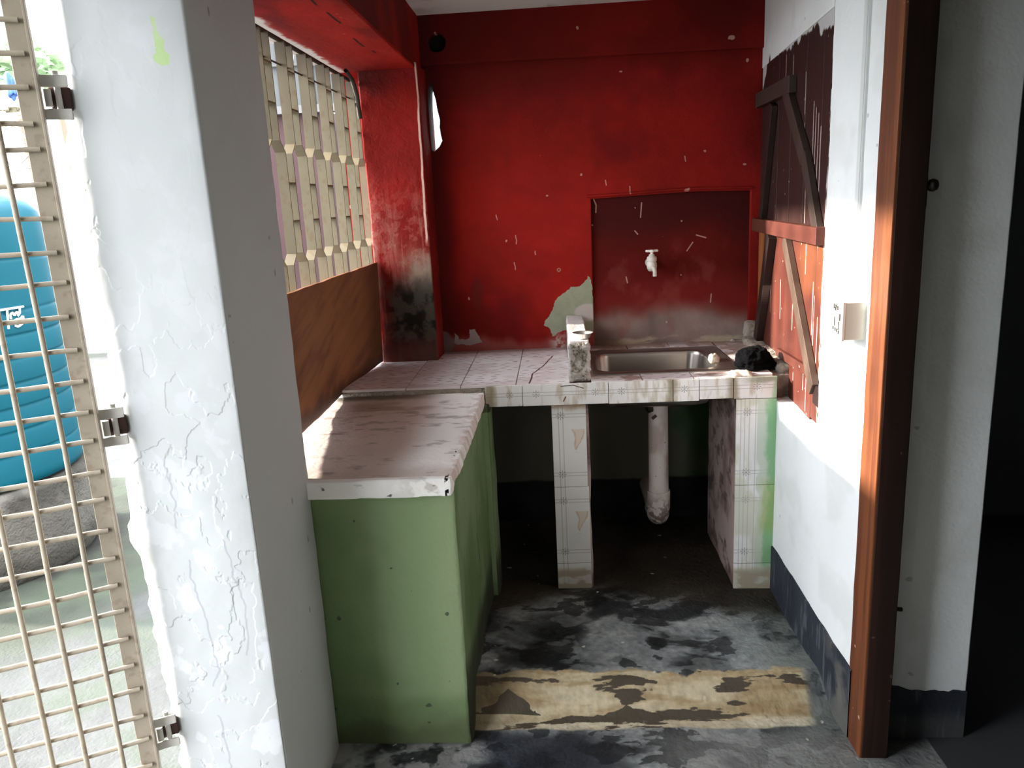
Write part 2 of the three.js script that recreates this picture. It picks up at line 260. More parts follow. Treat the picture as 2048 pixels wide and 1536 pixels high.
// red column: u = x - z
const columnTex = regionTex(512, 1200, [2.3, 2.9, 0.8, 2.0], (u, v) => {
  let c = redBase(u, v, 77);
  const t = u - 2.44;                                   // 0 at the window side, 0.24 at the kitchen arris
  if (t < 0.245) {
    c = mul(c, 0.95);
    const streak = fbm(u * 44, v * 2.2 + 3, 5), blot = fbm(u * 34 + 4, v * 20, 6);
    c = mix(c, [190, 150, 146], sst(0.5, 0.68, streak) * sst(1.7, 1.3, v) * 0.3);
    c = mix(c, [186, 166, 160], sst(0.09, 0.0, t + 0.05 * (blot - 0.5)) * sst(1.72, 1.25, v + 0.2 * (blot - 0.5)) * sst(0.4, 0.72, blot) * 0.32);
    c = mix(c, [196, 176, 160], sst(0.56, 0.63, fbm(u * 40 + 30, v * 40, 3)) * sst(1.62, 1.4, v) * sst(1.1, 1.3, v) * 0.18);
    const wear = sst(1.42, 1.2, v + 0.25 * (fbm(u * 9, v * 6, 4) - 0.5)) * sst(0.05, 0.2, t + 0.1 * (blot - 0.5));
    c = mix(c, [150, 140, 124], wear * 0.85);
    const mould = sst(1.22, 1.1, v + 0.16 * (fbm(u * 12 + 7, v * 9, 5) - 0.5)) * sst(0.83, 0.93, v + 0.06 * (blot - 0.5)) * sst(-0.02, 0.1, t + 0.06 * (blot - 0.5));
    c = mix(c, mix([26, 27, 25], [70, 66, 58], sst(0.4, 0.65, fbm(u * 26, v * 26, 4))), mould * 0.95);
    c = mix(c, [82, 48, 44], sst(0.95, 0.86, v) * 0.75);
    c = mix(c, [50, 16, 16], 0.7 * sst(1.84, 1.96, v + 0.12 * (blot - 0.5)) * sst(0.2, 0.0, t));
    // the pale run of paint down the arris
    const dx = 0.006 * (fbm(2, v * 14, 3) - 0.5); c = mix(c, [214, 176, 164], (1 - sst(0.0035, 0.006, Math.abs(t - 0.236 + dx + 0.008 * sst(1.9, 1.3, v)))) * sst(1.29, 1.33, v));
  } else c = mix(mul(c, 0.95), [150, 60, 60], 0.5 * sst(1.05, 0.9, v));
  return c;
});
const M_column = regionMat(columnTex, { specularIntensity: 0.3, roughness: 0.8, relief: roughRelief, bumpScale: 0.003, reliefSize: 0.6 });

// kitchen floor: u = x, v = z
const floorTex = regionTex(1500, 1500, [-1.0, 1.15, -3.4, -1.25], (u, v) => {
  const wx = u + 0.12 * (fbm(u * 4, v * 4 + 7, 4) - 0.5), wz = v + 0.12 * (fbm(u * 4 + 30, v * 4, 4) - 0.5);
  const a = fbm(wx * 3.3 + 4, wz * 5 + 2, 6), b = fbm(u * 11 + 3, v * 16 + 8, 5), f = fbm(u * 60, v * 60, 2);
  let c = mix([28, 30, 33], [122, 126, 129], sst(0.32, 0.66, a));
  c = mix(c, [148, 151, 150], sst(0.55, 0.72, b) * sst(0.45, 0.6, a) * 0.7);
  c = mix(c, [18, 19, 22], sst(0.55, 0.7, fbm(wx * 7 + 50, wz * 9, 5)) * 0.75);
  c = mix(c, [152, 156, 156], sst(0.57, 0.61, fbm(wx * 8 + 70, wz * 13 + 4, 6)) * 0.45);
  c = mix(c, [22, 23, 25], sst(0.6, 0.63, fbm(wx * 10 + 20, wz * 15 + 40, 6)) * 0.65);
  c = mul(c, 0.84 + 0.32 * f);
  // brown silt where water stands, under and before the counter
  const s = sst(-2.56, -2.76, v + 0.26 * (fbm(u * 4.5 + 11, v * 3 + 3, 5) - 0.5) - 0.12 * sst(0.1, 0.6, u) - 0.10 * sst(0.1, -0.4, u));
  c = mix(c, mul([44, 38, 31], 0.6 + 0.7 * fbm(u * 9, v * 9, 4)), s * 0.93);
  // paler cement on the right and at the front left
  c = mix(c, [122, 128, 124], sst(0.42, 0.7, u + 0.3 * (fbm(u * 6, v * 6 + 9, 5) - 0.5)) * sst(-2.62, -2.4, v) * sst(0.38, 0.6, b) * 0.75);
  c = mix(c, [138, 138, 138], sst(-2.02, -1.95, v + 0.08 * (a - 0.5)) * sst(0.15, 0.45, u + 0.3 * (fbm(u * 5, v * 7, 4) - 0.5)) * 0.7);
  c = mix(c, [150, 148, 150], sst(-1.99, -1.95, v) * sst(-0.12, -0.25, u + 0.12 * (b - 0.5)) * sst(0.45, 0.6, fbm(u * 22, v * 22, 4)) * 0.7);
  c = mix(c, [26, 30, 40], sst(-2.02, -1.97, v + 0.05 * (b - 0.5)) * sst(0.2, 0.0, u + 0.2 * (a - 0.5)) * sst(-0.3, -0.2, u) * 0.75);
  // worn cream face of the step
  const top = -2.172 + 0.06 * (fbm(u * 9 + 3, 1, 6) - 0.5) + 0.025 * (fbm(u * 30, v * 30, 3) - 0.5), bot = -2.02 + 0.02 * (fbm(u * 7 + 31, 9, 4) - 0.5) + 0.012 * (fbm(u * 30, v * 30 + 5, 3) - 0.5);
  const cream = sst(top - 0.004, top + 0.006, v) * sst(bot + 0.004, bot - 0.006, v) * sst(0.73, 0.70, u + 0.03 * (b - 0.5));
  let k = mix([160, 142, 110], [186, 174, 148], sst(0.3, 0.7, fbm(u * 5 + 20, v * 26, 5))); k = mix(k, [136, 108, 74], sst(0.5, 0.75, fbm(u * 9 + 8, v * 50, 5)) * 0.5); k = mix(k, [196, 190, 172], sst(-2.06, -2.035, v + 0.02 * (fbm(u * 12, v * 30, 3) - 0.5)) * 0.6); k = mul(k, 0.9 + 0.2 * fbm(u * 70, v * 90, 2));
  const fl = fbm(u * 6 + 60, v * 34 + 3, 6) + 0.03 * fbm(u * 90, v * 90, 2); k = mix(k, [72, 64, 54], sst(0.685, 0.71, fl + 0.05 * sst(0.1, -0.3, u)));
  const tri = (a, b, w, h) => { const t = clamp((v - b) / h); return Math.abs(u - a + 0.03 * (fbm(v * 40, a * 9, 3) - 0.5)) < w * t * (0.8 + 0.8 * fbm(u * 40, v * 40, 3)) && v < b + h ? 1 : 0; };
  k = mix(k, [70, 64, 52], Math.max(tri(-0.19, -2.125, 0.075, 0.055), tri(0.16, -2.085, 0.06, 0.035)));
  k = mix(k, [92, 80, 62], 0.6 * sst(-0.1, -0.32, u + 0.1 * (b - 0.5)));
  c = mix(c, k, cream);
  c = mix(c, [205, 205, 200], specks(u + 9, v + 9, 14, 0.93) * 0.8);
  return c;
});
const M_floor = regionMat(floorTex, { roughness: 0.55, relief: roughRelief, bumpScale: 0.004, reliefSize: 0.8 });
const concreteTex = regionTex(768, 768, [0, 4, 0, 4], (u, v) => { let c = mix([150, 150, 146], [188, 188, 186], fbm(u * 2 + 7, v * 2, 5)); c = mix(c, [120, 122, 112], sst(0.55, 0.72, fbm(u * 3 + 40, v * 3 + 9, 5)) * 0.6); return mul(c, 0.94 + 0.12 * fbm(u * 30, v * 30, 2)); });
const M_concrete = regionMat(concreteTex, { roughness: 0.9 });
const dadoTex = regionTex(700, 256, [-3.4, -1.8, -0.2, 0.3], (u, v) => { let c = mul([44, 48, 58], 0.75 + 0.5 * fbm(u * 12, v * 6, 4)); const st = sst(0.6, 0.76, fbm(u * 60 + 3, v * 9, 4)); c = mix(c, [130, 136, 142], st * 0.4); c = mix(c, [110, 106, 100], sst(0.55, 0.7, fbm(u * 9 + 70, v * 9, 4)) * sst(-2.2, -2.05, u) * 0.7); c = mix(c, [96, 96, 92], sst(0.02, -0.05, v + 0.03 * (fbm(u * 20, v * 20, 3) - 0.5)) * 0.6); return c; });
const M_dado = regionMat(dadoTex, { roughness: 0.7 });
const M_darkRoom = plain('#6d6f74', { roughness: 0.9 }), M_darkFloor = plain('#3a3b3f', { roughness: 0.8 });

// ------------------------------------------------------------------ setting: ground, floor, ceiling
const yardTex = regionTex(1024, 1024, [-4.2, -0.7, -4.5, -1.0], (u, v) => { let c = mix([68, 69, 69], [96, 97, 97], fbm(u * 2.2 + 7, v * 2.2, 5)); c = mul(c, 0.92 + 0.16 * fbm(u * 22, v * 22, 3));
  const d = Math.hypot(u + 2.927, v + 3.379) + 0.35 * (fbm(u * 2.4 + 3, v * 2.4 + 8, 4) - 0.5); c = mix(c, mix([44, 48, 42], [66, 70, 60], fbm(u * 9, v * 9, 4)), sst(1.35, 0.95, d)); c = mix(c, [34, 34, 32], sst(0.74, 0.6, d)); return mix(c, [70, 80, 66], sst(0.55, 0.7, fbm(u * 3 + 60, v * 3 + 9, 5)) * 0.5); });
const M_yard = regionMat(yardTex, { roughness: 0.9, bumpScale: 0.004 });
struct('ground', uvRegion(box(-24, 12, -0.5, -0.125, -24, 10), M_yard, UX, UZ), M_yard);
{
  const xs = [], zs = []; for (let i = 0; i <= 80; i++) xs.push(-1.0 + 2.12 * i / 80); for (let i = 0; i <= 90; i++) zs.push(-3.4 + 2.15 * i / 90);
  const pos = [], idx = []; for (const z of zs) for (const x of xs) pos.push(x, floorY(x, z), z);
  const W = xs.length; for (let j = 0; j + 1 < zs.length; j++) for (let i = 0; i + 1 < W; i++) { const a = j * W + i; idx.push(a, a + W, a + 1, a + 1, a + W, a + W + 1); }
  const g = new THREE.BufferGeometry(); g.setAttribute('position', new THREE.Float32BufferAttribute(pos, 3)); g.setIndex(idx); g.computeVertexNormals();
  const fl = struct('floor', uvRegion(g, M_floor, UX, UZ), M_floor); fl.userData.label = 'damp black and grey cement kitchen floor with a worn cream step';
}
struct('veranda_floor', uvRegion(box(-1.0, 1.12, -0.3, -0.09, -1.255, 3.2), M_concrete, UX, UZ), M_concrete);
struct('ceiling', uvRegion(box(-1.25, 4.3, CEIL, CEIL + 0.12, -3.7, 3.4), M_ceiling, UX, UZ), M_ceiling);

// back wall as one pierced slab: a ragged gap by the column, a shallow recess behind the sink
{
  const s = new THREE.Shape([[-0.9, -0.12], [0.9, -0.12], [0.9, 2.02], [-0.9, 2.02]].map((p) => new THREE.Vector2(...p)));
  const gap = [[-0.498, 1.955], [-0.485, 1.95], [-0.482, 1.92], [-0.472, 1.88], [-0.468, 1.84], [-0.46, 1.8], [-0.463, 1.77], [-0.46, 1.74], [-0.455, 1.715], [-0.47, 1.69], [-0.495, 1.67], [-0.512, 1.68], [-0.512, 1.75], [-0.512, 1.85], [-0.508, 1.92]];
  s.holes.push(new THREE.Path(gap.map((p) => new THREE.Vector2(...p))));
  const rec = [[0.15, 0.78], [0.825, 0.78], [0.825, 1.452], [0.6, 1.46], [0.35, 1.455], [0.152, 1.45]]; s.holes.push(new THREE.Path(rec.map((p) => new THREE.Vector2(...p))));
  const g = new THREE.ExtrudeGeometry(s, { depth: 0.12, bevelEnabled: true, bevelSize: 0.004, bevelThickness: 0.004, bevelSegments: 2 }); g.translate(0, 0, ZB - 0.124);
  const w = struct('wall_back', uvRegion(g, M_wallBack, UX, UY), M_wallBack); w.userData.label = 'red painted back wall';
  local(w, 'sink_splash_panel', uvRegion(roughBox(0.13, 0.845, 0.76, 1.475, ZB - 0.10, ZB - 0.016, { cell: 0.05, amp: 0.0015, freq: 9 }), M_splash, UX, UY), M_splash, 'dark red splash area stained grey by water');
  // raised lip of paint round the top of the splash area
  local(w, 'paint_ridge', uvRegion(strip([tube([[0.14, 1.458, ZB + 0.001], [0.3, 1.46, ZB + 0.003], [0.45, 1.466, ZB + 0.002], [0.6, 1.468, ZB + 0.003], [0.83, 1.46, ZB + 0.001]], 0.006, 6, 24)]), M_wallBack, UX, UY), M_wallBack);
}
{
  // beam over the back wall, with a round dark socket
  const s = new THREE.Shape([[-0.53, 2.018], [0.9, 2.005], [0.9, 2.2], [-0.53, 2.2]].map((p) => new THREE.Vector2(...p)));
  const h = new THREE.Path(); h.absarc(-0.452, 2.095, 0.042, 0, Math.PI * 2, true); s.holes.push(h);
  const g = new THREE.ExtrudeGeometry(s, { depth: 0.14, bevelEnabled: true, bevelSize: 0.006, bevelThickness: 0.006, bevelSegments: 3, curveSegments: 20 }); g.translate(0, 0, ZB - 0.118);
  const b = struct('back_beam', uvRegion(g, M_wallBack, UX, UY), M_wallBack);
  const disc = new THREE.CylinderGeometry(0.05, 0.05, 0.06, 24); disc.rotateX(Math.PI / 2); disc.translate(-0.452, 2.095, ZB - 0.05);
  local(b, 'round_socket', disc, plain('#1a1718', { roughness: 0.9 }), 'round black hole in the beam');
}
// ceiling strip of old whitewash over the beam
struct('left_beam', uvRegion(roughBox(-0.87, -0.525, 1.985, 2.24, -3.5, -1.56, { cell: 0.06, r: 0.008, amp: 0.004 }), M_beam, UZ, UYZ), M_beam);
{ const g = roughBox(-0.872, -0.527, 1.978, 1.99, -3.2, -1.56, { cell: 0.05, r: 0.003, amp: 0.001 }); const o = struct('trim_1', uvRegion(g, M_soffit, UX, UZ), M_soffit); o.userData.label = 'red underside of the left beam with a long crack'; }
struct('column', uvRegion(roughBox(-0.752, -0.513, 0.80, 2.0, -3.5, -3.195, { cell: 0.03, r: 0.007, amp: 0.003, freq: 9 }), M_column, UXZ, UY), M_column).userData.label = 'red painted corner column, mouldy and peeling at its foot';

// white pillar at the left front
{
  const g = roughBox(-0.985, -0.69, -0.14, 2.24, -1.95, -1.566, { cell: 0.018, r: 0.007, amp: 0.0012, freq: 16, disp: (v) => {
    const k = sst(-0.925, -0.985, v.x);                    // crumbling left side
    const a = fbm(v.y * 3.1 + 5, v.z * 3, 4) - 0.5, b = fbm(v.y * 16 + 2, v.z * 16 + v.x * 9, 4) - 0.5;
    v.x += k * (0.05 * a + 0.04 * b + 0.018 * sst(1.45, 1.9, v.y) - 0.008);
    if (v.z > -1.75) v.z -= k * k * (0.03 + 0.035 * (fbm(v.y * 9, 7, 4) - 0.3));
    const lump = fbm(v.x * 9 + 4, v.y * 5 + 3, 5) - 0.5; if (v.z > -1.6) v.z += 0.008 * lump * sst(1.6, 0.8, v.y);
    v.y += 0;
  } });
  struct('white_pillar', uvRegion(g, M_pillar, UXZ, UY), M_pillar).userData.label = 'whitewashed masonry pillar with a crumbling left edge';
}
// low wall under the grille, outer walls of the veranda
struct('wall_left', uvRegion(roughBox(-0.93, -0.8, -0.2, 0.735, -3.5, -1.93, { cell: 0.1 }), M_white, UZ, UY), M_white);
struct('wall_front', uvRegion(box(-1.1, 1.25, -0.3, CEIL + 0.05, 3.2, 3.34), M_dim, UX, UY), M_dim);
struct('veranda_beam', uvRegion(box(-1.0, -0.72, 1.98, CEIL + 0.02, -1.57, 3.3), M_white, UZ, UY), M_white);
struct('wall_left_near', uvRegion(box(-1.02, -0.86, -0.3, CEIL + 0.02, -0.62, 3.3), M_dim, UZ, UY), M_dim);

// right wall: pier beside the door, sill wall, lintel over the shutters, far stretch
{
  const g = [roughBox(RX, 1.1, -0.2, CEIL + 0.02, -2.26, -1.97, { cell: 0.05, r: 0.005, amp: 0.0015, disp: (v) => { if (v.x < 0.8) v.x += wallX(v.z) - RX; } }), roughBox(RX, 1.1, -0.2, 0.722, -3.5, -2.19, { cell: 0.05, r: 0.005, amp: 0.0015, disp: (v) => { if (v.x < 0.8) v.x += wallX(v.z) - RX; if (v.y > 0.7) v.y += 0.012 * (fbm(v.z * 12, 4, 3) - 0.5); } })];
  const m = struct('wall_right', uvRegion(strip(g), M_wallRight, (x, y, z) => z + Math.max(0, x - RX), UY), M_wallRight); m.userData.label = 'white wall beside the kitchen window and door';
  const t = new THREE.Shape([[0.77, -2.19], [0.86, -3.42], [1.1, -3.42], [1.1, -2.19]].map(([x, z]) => new THREE.Vector2(x, -z)));
  const lg = new THREE.ExtrudeGeometry(t, { depth: CEIL - 1.92, bevelEnabled: false }); lg.rotateX(-Math.PI / 2); lg.translate(0, 1.925, 0);
  local(m, 'lintel', uvRegion(lg, M_wallRight, UZ, UY), M_wallRight);
  // sheared ends of whitewash that hang over the shutter
  struct('wall_right_near', uvRegion(box(RX, 1.1, -0.3, CEIL + 0.02, -0.95, 3.3), M_dim, UZ, UY), M_dim);
  struct('door_head', uvRegion(box(RX, 1.1, 2.04, CEIL + 0.02, -1.98, -0.94), M_white, UZ, UY), M_white);
}
{ // greenish wash and black dado on the wall under the counter
  const tx = regionTex(512, 300, [-0.8, 0.8, -0.15, 0.76], (u, v) => { let c = mix([92, 96, 84], [112, 106, 98], fbm(u * 4, v * 4, 4)); c = mix(c, [70, 104, 66], sst(0.5, 0.66, fbm(u * 3 + 8, v * 3, 4)) * 0.8); c = mix(c, [30, 31, 33], sst(0.20, 0.185, v + 0.012 * (fbm(u * 14, v * 14, 3) - 0.5))); return mix(c, [52, 54, 56], sst(0.5, 0.7, fbm(u * 9, v * 9 + 50, 4)) * 0.4 * (v < 0.2 ? 1 : 0)); });
  const mt = regionMat(tx, { roughness: 0.9 }); struct('baseboard_back', uvRegion(box(-0.8, 0.8, -0.15, 0.745, ZB - 0.01, ZB + 0.006), mt, UX, UY), mt);
}
{ // black dado on the right wall, uneven top
  const pos = [], idx = [], n = 70; for (let i = 0; i <= n; i++) { const z = -1.968 - 1.43 * i / n, x = wallX(z), h = 0.172 - 0.045 * clamp((z + 2.26) / 0.27) + 0.014 * (fbm(z * 14 + 4, 2, 3) - 0.5); pos.push(x - 0.006, -0.2, z, x - 0.006, h - 0.003, z, x - 0.003, h, z, x + 0.004, h, z); }
  for (let i = 0; i < n; i++) for (let k = 0; k < 3; k++) { const a = 4 * i + k; idx.push(a, a + 1, a + 4, a + 1, a + 5, a + 4); }
  const g = new THREE.BufferGeometry(); g.setAttribute('position', new THREE.Float32BufferAttribute(pos, 3)); g.setIndex(idx); g.computeVertexNormals();
  struct('baseboard_right', uvRegion(g, M_dado, UZ, UY), M_dado).userData.label = 'black painted dado along the foot of the white wall';
}
{ // dark dado on the door reveal
  const s = new THREE.Shape(); s.moveTo(0.80, -0.2); s.lineTo(1.1005, -0.2); for (let i = 0; i <= 24; i++) { const x = 1.1005 - 0.30 * i / 24; s.lineTo(x, 0.062 + 0.012 * (fbm(x * 60, 2, 4) - 0.5) + 0.02 * sst(0.98, 0.88, x)); }
  const g = new THREE.ExtrudeGeometry(s, { depth: 0.004, bevelEnabled: false }); g.translate(0, 0, -1.9705);
  struct('baseboard_door', uvRegion(g, M_dado, (x) => x - 3.6, UY), M_dado);
}
// dark room beyond the door
struct('room_floor', box(1.0, 4.2, -0.3, -0.087, -3.6, 1.6), M_darkFloor);
struct('wall_room_back', box(1.0, 4.3, -0.3, CEIL + 0.05, -3.62, -3.5), M_darkRoom);
struct('wall_room_right', box(4.2, 4.32, -0.3, CEIL + 0.05, -3.6, 1.6), M_darkRoom);
struct('wall_room_front', box(1.0, 4.3, -0.3, CEIL + 0.05, 1.5, 1.62), M_darkRoom);

// door frame: orange-brown edge board and near-black jamb board
{
  const woodTex = (base, dark, s) => regionTex(128, 1024, [0, 0.3, -0.2, 2.2], (u, v) => { let c = mix(base, dark, sst(0.4, 0.7, fbm(u * 40 + s, v * 2.2 + s, 4))); c = mix(c, [120, 104, 96], sst(1.5, 1.2, v) * sst(1.05, 1.25, v) * 0.3 * fbm(u * 30, v * 9, 3) * (base[0] > 100 ? 1.6 : 0.3)); c = mix(c, [225, 200, 180], specks(u + s, v + 5, 16, 0.93) * (base[0] > 100 ? 0.9 : 0.3)); return c; });
  const mo = regionMat(woodTex([122, 70, 41], [98, 54, 35], 3), { roughness: 0.5, bumpScale: 0.001 }), md = regionMat(woodTex([50, 29, 22], [34, 21, 17], 9), { roughness: 0.55, bumpScale: 0.001 });
  const d = new THREE.Group(); d.name = 'door_1'; d.userData.kind = 'structure'; d.userData.label = 'wooden door frame post, orange-brown edge and dark jamb'; d.position.set(0.82, -0.09, -1.93); scene.add(d);
  part(d, 'edge_board', uvRegion(roughBox(0.783, 0.791, -0.105, 2.2, -1.988, -1.884, { cell: 0.08, r: 0.003, amp: 0.001 }), mo, UXZ, UY), mo, 'orange-brown edge of the post with paint drips');
  part(d, 'jamb_board', uvRegion(roughBox(0.789, 0.858, -0.105, 2.2, -1.972, -1.884, { cell: 0.08, r: 0.003, amp: 0.001 }), md, UXZ, UY), md, 'dark brown face of the post');
  part(d, 'jamb_board', uvRegion(roughBox(0.775, 1.09, 2.0, 2.06, -1.972, -0.9, { cell: 0.2, r: 0.003, amp: 0.001 }), md, UXZ, UY), md);
  part(d, 'jamb_board', uvRegion(roughBox(0.785, 0.86, -0.105, 2.05, -0.97, -0.9, { cell: 0.2, r: 0.003, amp: 0.001 }), md, UXZ, UY), md);
}
{
  const m = plain('#191513', { roughness: 0.5, metalness: 0.4 });
  const h = thing('latch_knob', 'small dark round knob high on the dark door jamb', 'knob', [0.865, 1.44, -1.9]);
  const k = lathe([[0, 0], [0.007, 0], [0.007, 0.008], [0.013, 0.012], [0.015, 0.02], [0.012, 0.028], [0, 0.03]], 16); k.rotateZ(-Math.PI / 2); k.translate(-0.008, 0, 0); local(h, 'knob', k, m);
  local(h, 'plate', rbox(-0.012, -0.004, -0.05, 0.02, -0.01, 0.012, 0.003), m);
  const n = solo('bolt', 'short dark bolt low on the door jamb', 'bolt', rod([0.85, 0.355, -1.905], [0.878, 0.352, -1.905], 0.006, 8), m, [0.86, 0.355, -1.905]);
}

// ------------------------------------------------------------------ tiled main counter
const starAt = (u, v, a, b, r = 0.013) => { const dx = u - a, dy = v - b, d = Math.hypot(dx, dy); if (d > r * 1.2) return 0; const t = Math.atan2(dy, dx); return (d < r * 0.22 ? 1 : 0) + sst(0.2, 0.7, Math.cos(8 * t)) * sst(r, r * 0.8, d) * sst(r * 0.25, r * 0.4, d) + (d > r * 0.8 && d < r ? 0.4 * sst(0.5, 0.9, Math.cos(8 * t)) : 0); };
const lineAt = (d, w = 0.0012) => 1 - sst(w * 0.6, w * 1.4, Math.abs(d));
const glaze = (u, v) => mul([228, 226, 226], 0.95 + 0.08 * fbm(u * 9 + 3, v * 9 + 4, 4));
const INK = [138, 136, 138];
const frontTileTex = regionTex(1400, 128, [-0.3, 0.78, 0.73, 0.82], (u, v) => {
  let c = glaze(u, v); const yc = 0.779;
  c = mix(c, INK, 0.5 * Math.max(lineAt(v - yc - 0.006), lineAt(v - yc + 0.006)));
  for (const a of [-0.184, -0.089, 0.122, 0.214, 0.435, 0.687]) { c = mix(c, INK, 0.8 * clamp(starAt(u, v, a, yc, 0.014))); c = mix(c, INK, 0.4 * Math.max(lineAt(u - a - 0.02), lineAt(u - a + 0.02)) * 0); }
  c = mix(c, [150, 128, 100], 0.4 * sst(0.52, 0.8, fbm(u * 60 + 7, v * 14, 5)));
  for (const a of [-0.255, 0.39, 0.605]) c = mix(c, [128, 116, 92], (1 - sst(0.005, 0.03, Math.abs(u - a) + 0.02 * (fbm(u * 40, v * 40, 3) - 0.5))) * 0.7);
  c = mix(c, [132, 138, 118], sst(0.62, 0.7, u) * sst(0.785, 0.8, v + 0.02 * (fbm(u * 20, v * 20, 3) - 0.5)) * 0.7);
  { let d = segDist(u, v, 0.0, 0.805, 0.045, 0.807), e = segDist(u, v, 0.045, 0.807, 0.08, 0.795); c = mix(c, [70, 60, 58], 1 - sst(0.0008, 0.002, Math.min(d, e))); }
  c = mix(c, [110, 80, 62], 1 - sst(0.0015, 0.003, segDist(u, v, 0.008, 0.75, 0.016, 0.765)));
  c = mix(c, [200, 176, 150], sst(0.69, 0.76, u) * 0.2);
  if (u > 0.7) { const g = sst(0.73, 0.75, u + 0.02 * (fbm(u * 30, v * 30, 4) - 0.5)); c = mix(c, [150, 182, 150], g * 0.8); }
  return c;
});
const M_frontTile = regionMat(frontTileTex, { roughness: 0.35, relief: null });
function lily(u, v, a, b, c) { const y = v - b; if (y > 0.03 || y < -0.06) return c; const w = y > 0 ? 0.014 + 0.25 * Math.max(0, y) : 0.014 * (1 + y / 0.05); const x = u - a - 0.006 * Math.sin(y * 60 + 1) + 0.006 * (fbm(u * 60, v * 60, 2) - 0.5); if (y > -0.05) { const e = Math.abs(Math.abs(x) - Math.max(0, w)); c = mix(c, [206, 170, 140], 0.35 * sst(w + 0.002, w - 0.002, Math.abs(x))); c = mix(c, [188, 146, 112], 0.45 * (1 - sst(0.001, 0.004, e + 0.004 * (fbm(u * 90, v * 90, 2) - 0.5)))); } return mix(c, [150, 160, 150], 0.5 * (1 - sst(0.006, 0.012, Math.hypot(u - a + 0.006, (v - b + 0.066) * 1.2)))); }
const pierTileTex = regionTex(768, 1024, [-0.05, 0.78, -0.02, 0.76], (u, v) => {
  let c = glaze(u, v);
  const right = u > 0.4, xc = right ? 0.655 : -0.005, off = right ? 0.066 : 0;
  for (const d of [-0.008, 0.008, right ? 0.03 : 0.3, right ? -0.022 : 0.3]) c = mix(c, INK, 0.45 * lineAt(u - xc - d, 0.0015));
  for (const y of [0.687, 0.462, 0.357, 0.153]) { c = mix(c, INK, 0.8 * clamp(starAt(u, v, xc, y, 0.016))); c = mix(c, INK, 0.4 * Math.max(lineAt(v - y - 0.006, 0.0015), lineAt(v - y + 0.006, 0.0015))); }
  if (!right) { c = lily(u, v, 0.055, 0.605, c); c = lily(u, v, 0.058, 0.285, c); c = mix(c, [160, 128, 96], 0.75 * sst(0.7, 0.735, v + 0.03 * (fbm(u * 30, v * 30, 3) - 0.5))); }
  else { c = mix(c, [186, 186, 160], 0.5 * sst(0.45, 0.62, fbm(u * 14 + 4, v * 7, 4))); if (u > 0.69) { const g = u + 0.05 * (fbm(u * 14 + 7, v * 9, 4) - 0.5) + 0.02 * (fbm(u * 60, v * 30, 3) - 0.5); c = mix(c, [190, 200, 184], sst(0.69, 0.70, g) * 0.7); c = mix(c, [126, 178, 128], sst(0.722, 0.745, g) * sst(0.06, 0.12, v) * 0.85); c = mix(c, [150, 168, 90], sst(0.70, 0.72, g) * sst(0.2, 0.26, v) * sst(0.46, 0.38, v) * 0.5); } }
  c = mix(c, [150, 132, 108], sst(0.10, 0.06, v + 0.03 * (fbm(u * 20, v * 20, 3) - 0.5)) * sst(0.4, 0.6, fbm(u * 18, v * 30, 4)) * 0.8);
  c = mix(c, [170, 164, 150], sst(0.09, 0.07, v) * 0.4);
  return c;
});
const M_pierTile = regionMat(pierTileTex, { roughness: 0.4, relief: null });
const topTileTex = regionTex(1300, 600, [-0.8, 0.86, -3.4, -2.68], (u, v) => {
  let c = mul([242, 238, 240], 0.94 + 0.08 * fbm(u * 5, v * 5, 4));
  const cell = 0.052, ci = Math.floor(v / 0.03), cx = u + (ci % 2) * 0.026 + 0.02 * (VAL[(ci & 255)] - 0.5), k = Math.floor(cx / cell), h = VAL[PERM[(k & 255) + PERM[ci & 255]]];
  if (h > 0.35) { const dx = cx - (k + 0.5) * cell, dz = v - (ci + 0.5) * 0.03 + 0.006 * (n2(u * 60, v * 60) - 0.5); c = mix(c, [128, 104, 110], 0.75 * (1 - sst(0.5, 1, Math.hypot(dx / (0.008 + 0.012 * h), dz / 0.0045) + 0.7 * (fbm(u * 90, v * 90, 2) - 0.5)))); }
  c = mix(c, [200, 184, 186], 0.4 * sst(0.5, 0.66, fbm(u * 6 + 40, v * 10, 4)));
  { const d = polyDist(u + 0.006 * (fbm(v * 20, 3, 3) - 0.5), v, [[-0.03, -3.19], [-0.07, -2.98], [-0.105, -2.86], [-0.112, -2.70]]); c = mix(c, [60, 50, 52], (1 - sst(0.0015, 0.004, d)) * 0.85); }
  c = mix(c, [120, 96, 92], 0.6 * sst(-3.28, -3.36, v));
  c = mix(c, [132, 100, 84], sst(0.1, 0.2, u) * sst(0.5, 0.62, fbm(u * 12 + 4, v * 12 + 9, 4)) * 0.55);
  return c;
});
const M_topTile = regionMat(topTileTex, { roughness: 0.24, specularIntensity: 1, relief: null });
const mortarTex = regionTex(512, 512, [-0.9, 0.9, -1.6, 0.9], (u, v) => { let c = mix([128, 118, 106], [176, 166, 156], fbm(u * 12, v * 12, 4)); return mul(c, 0.85 + 0.3 * fbm(u * 60, v * 60, 2)); });
const M_mortar = regionMat(mortarTex, { roughness: 0.95, relief: roughRelief, bumpScale: 0.006, reliefSize: 0.3 });
const pierSideTex = regionTex(512, 512, [-3.4, -2.6, 0, 0.8], (u, v) => { let c = mix([120, 96, 92], [168, 148, 142], sst(0.35, 0.62, fbm(u * 8 + 5, v * 7, 5))); c = mix(c, [60, 50, 48], sst(0.56, 0.75, fbm(u * 14 + 60, v * 20, 5)) * 0.6); return c; });
const M_pierSide = regionMat(pierSideTex, { roughness: 0.85 });
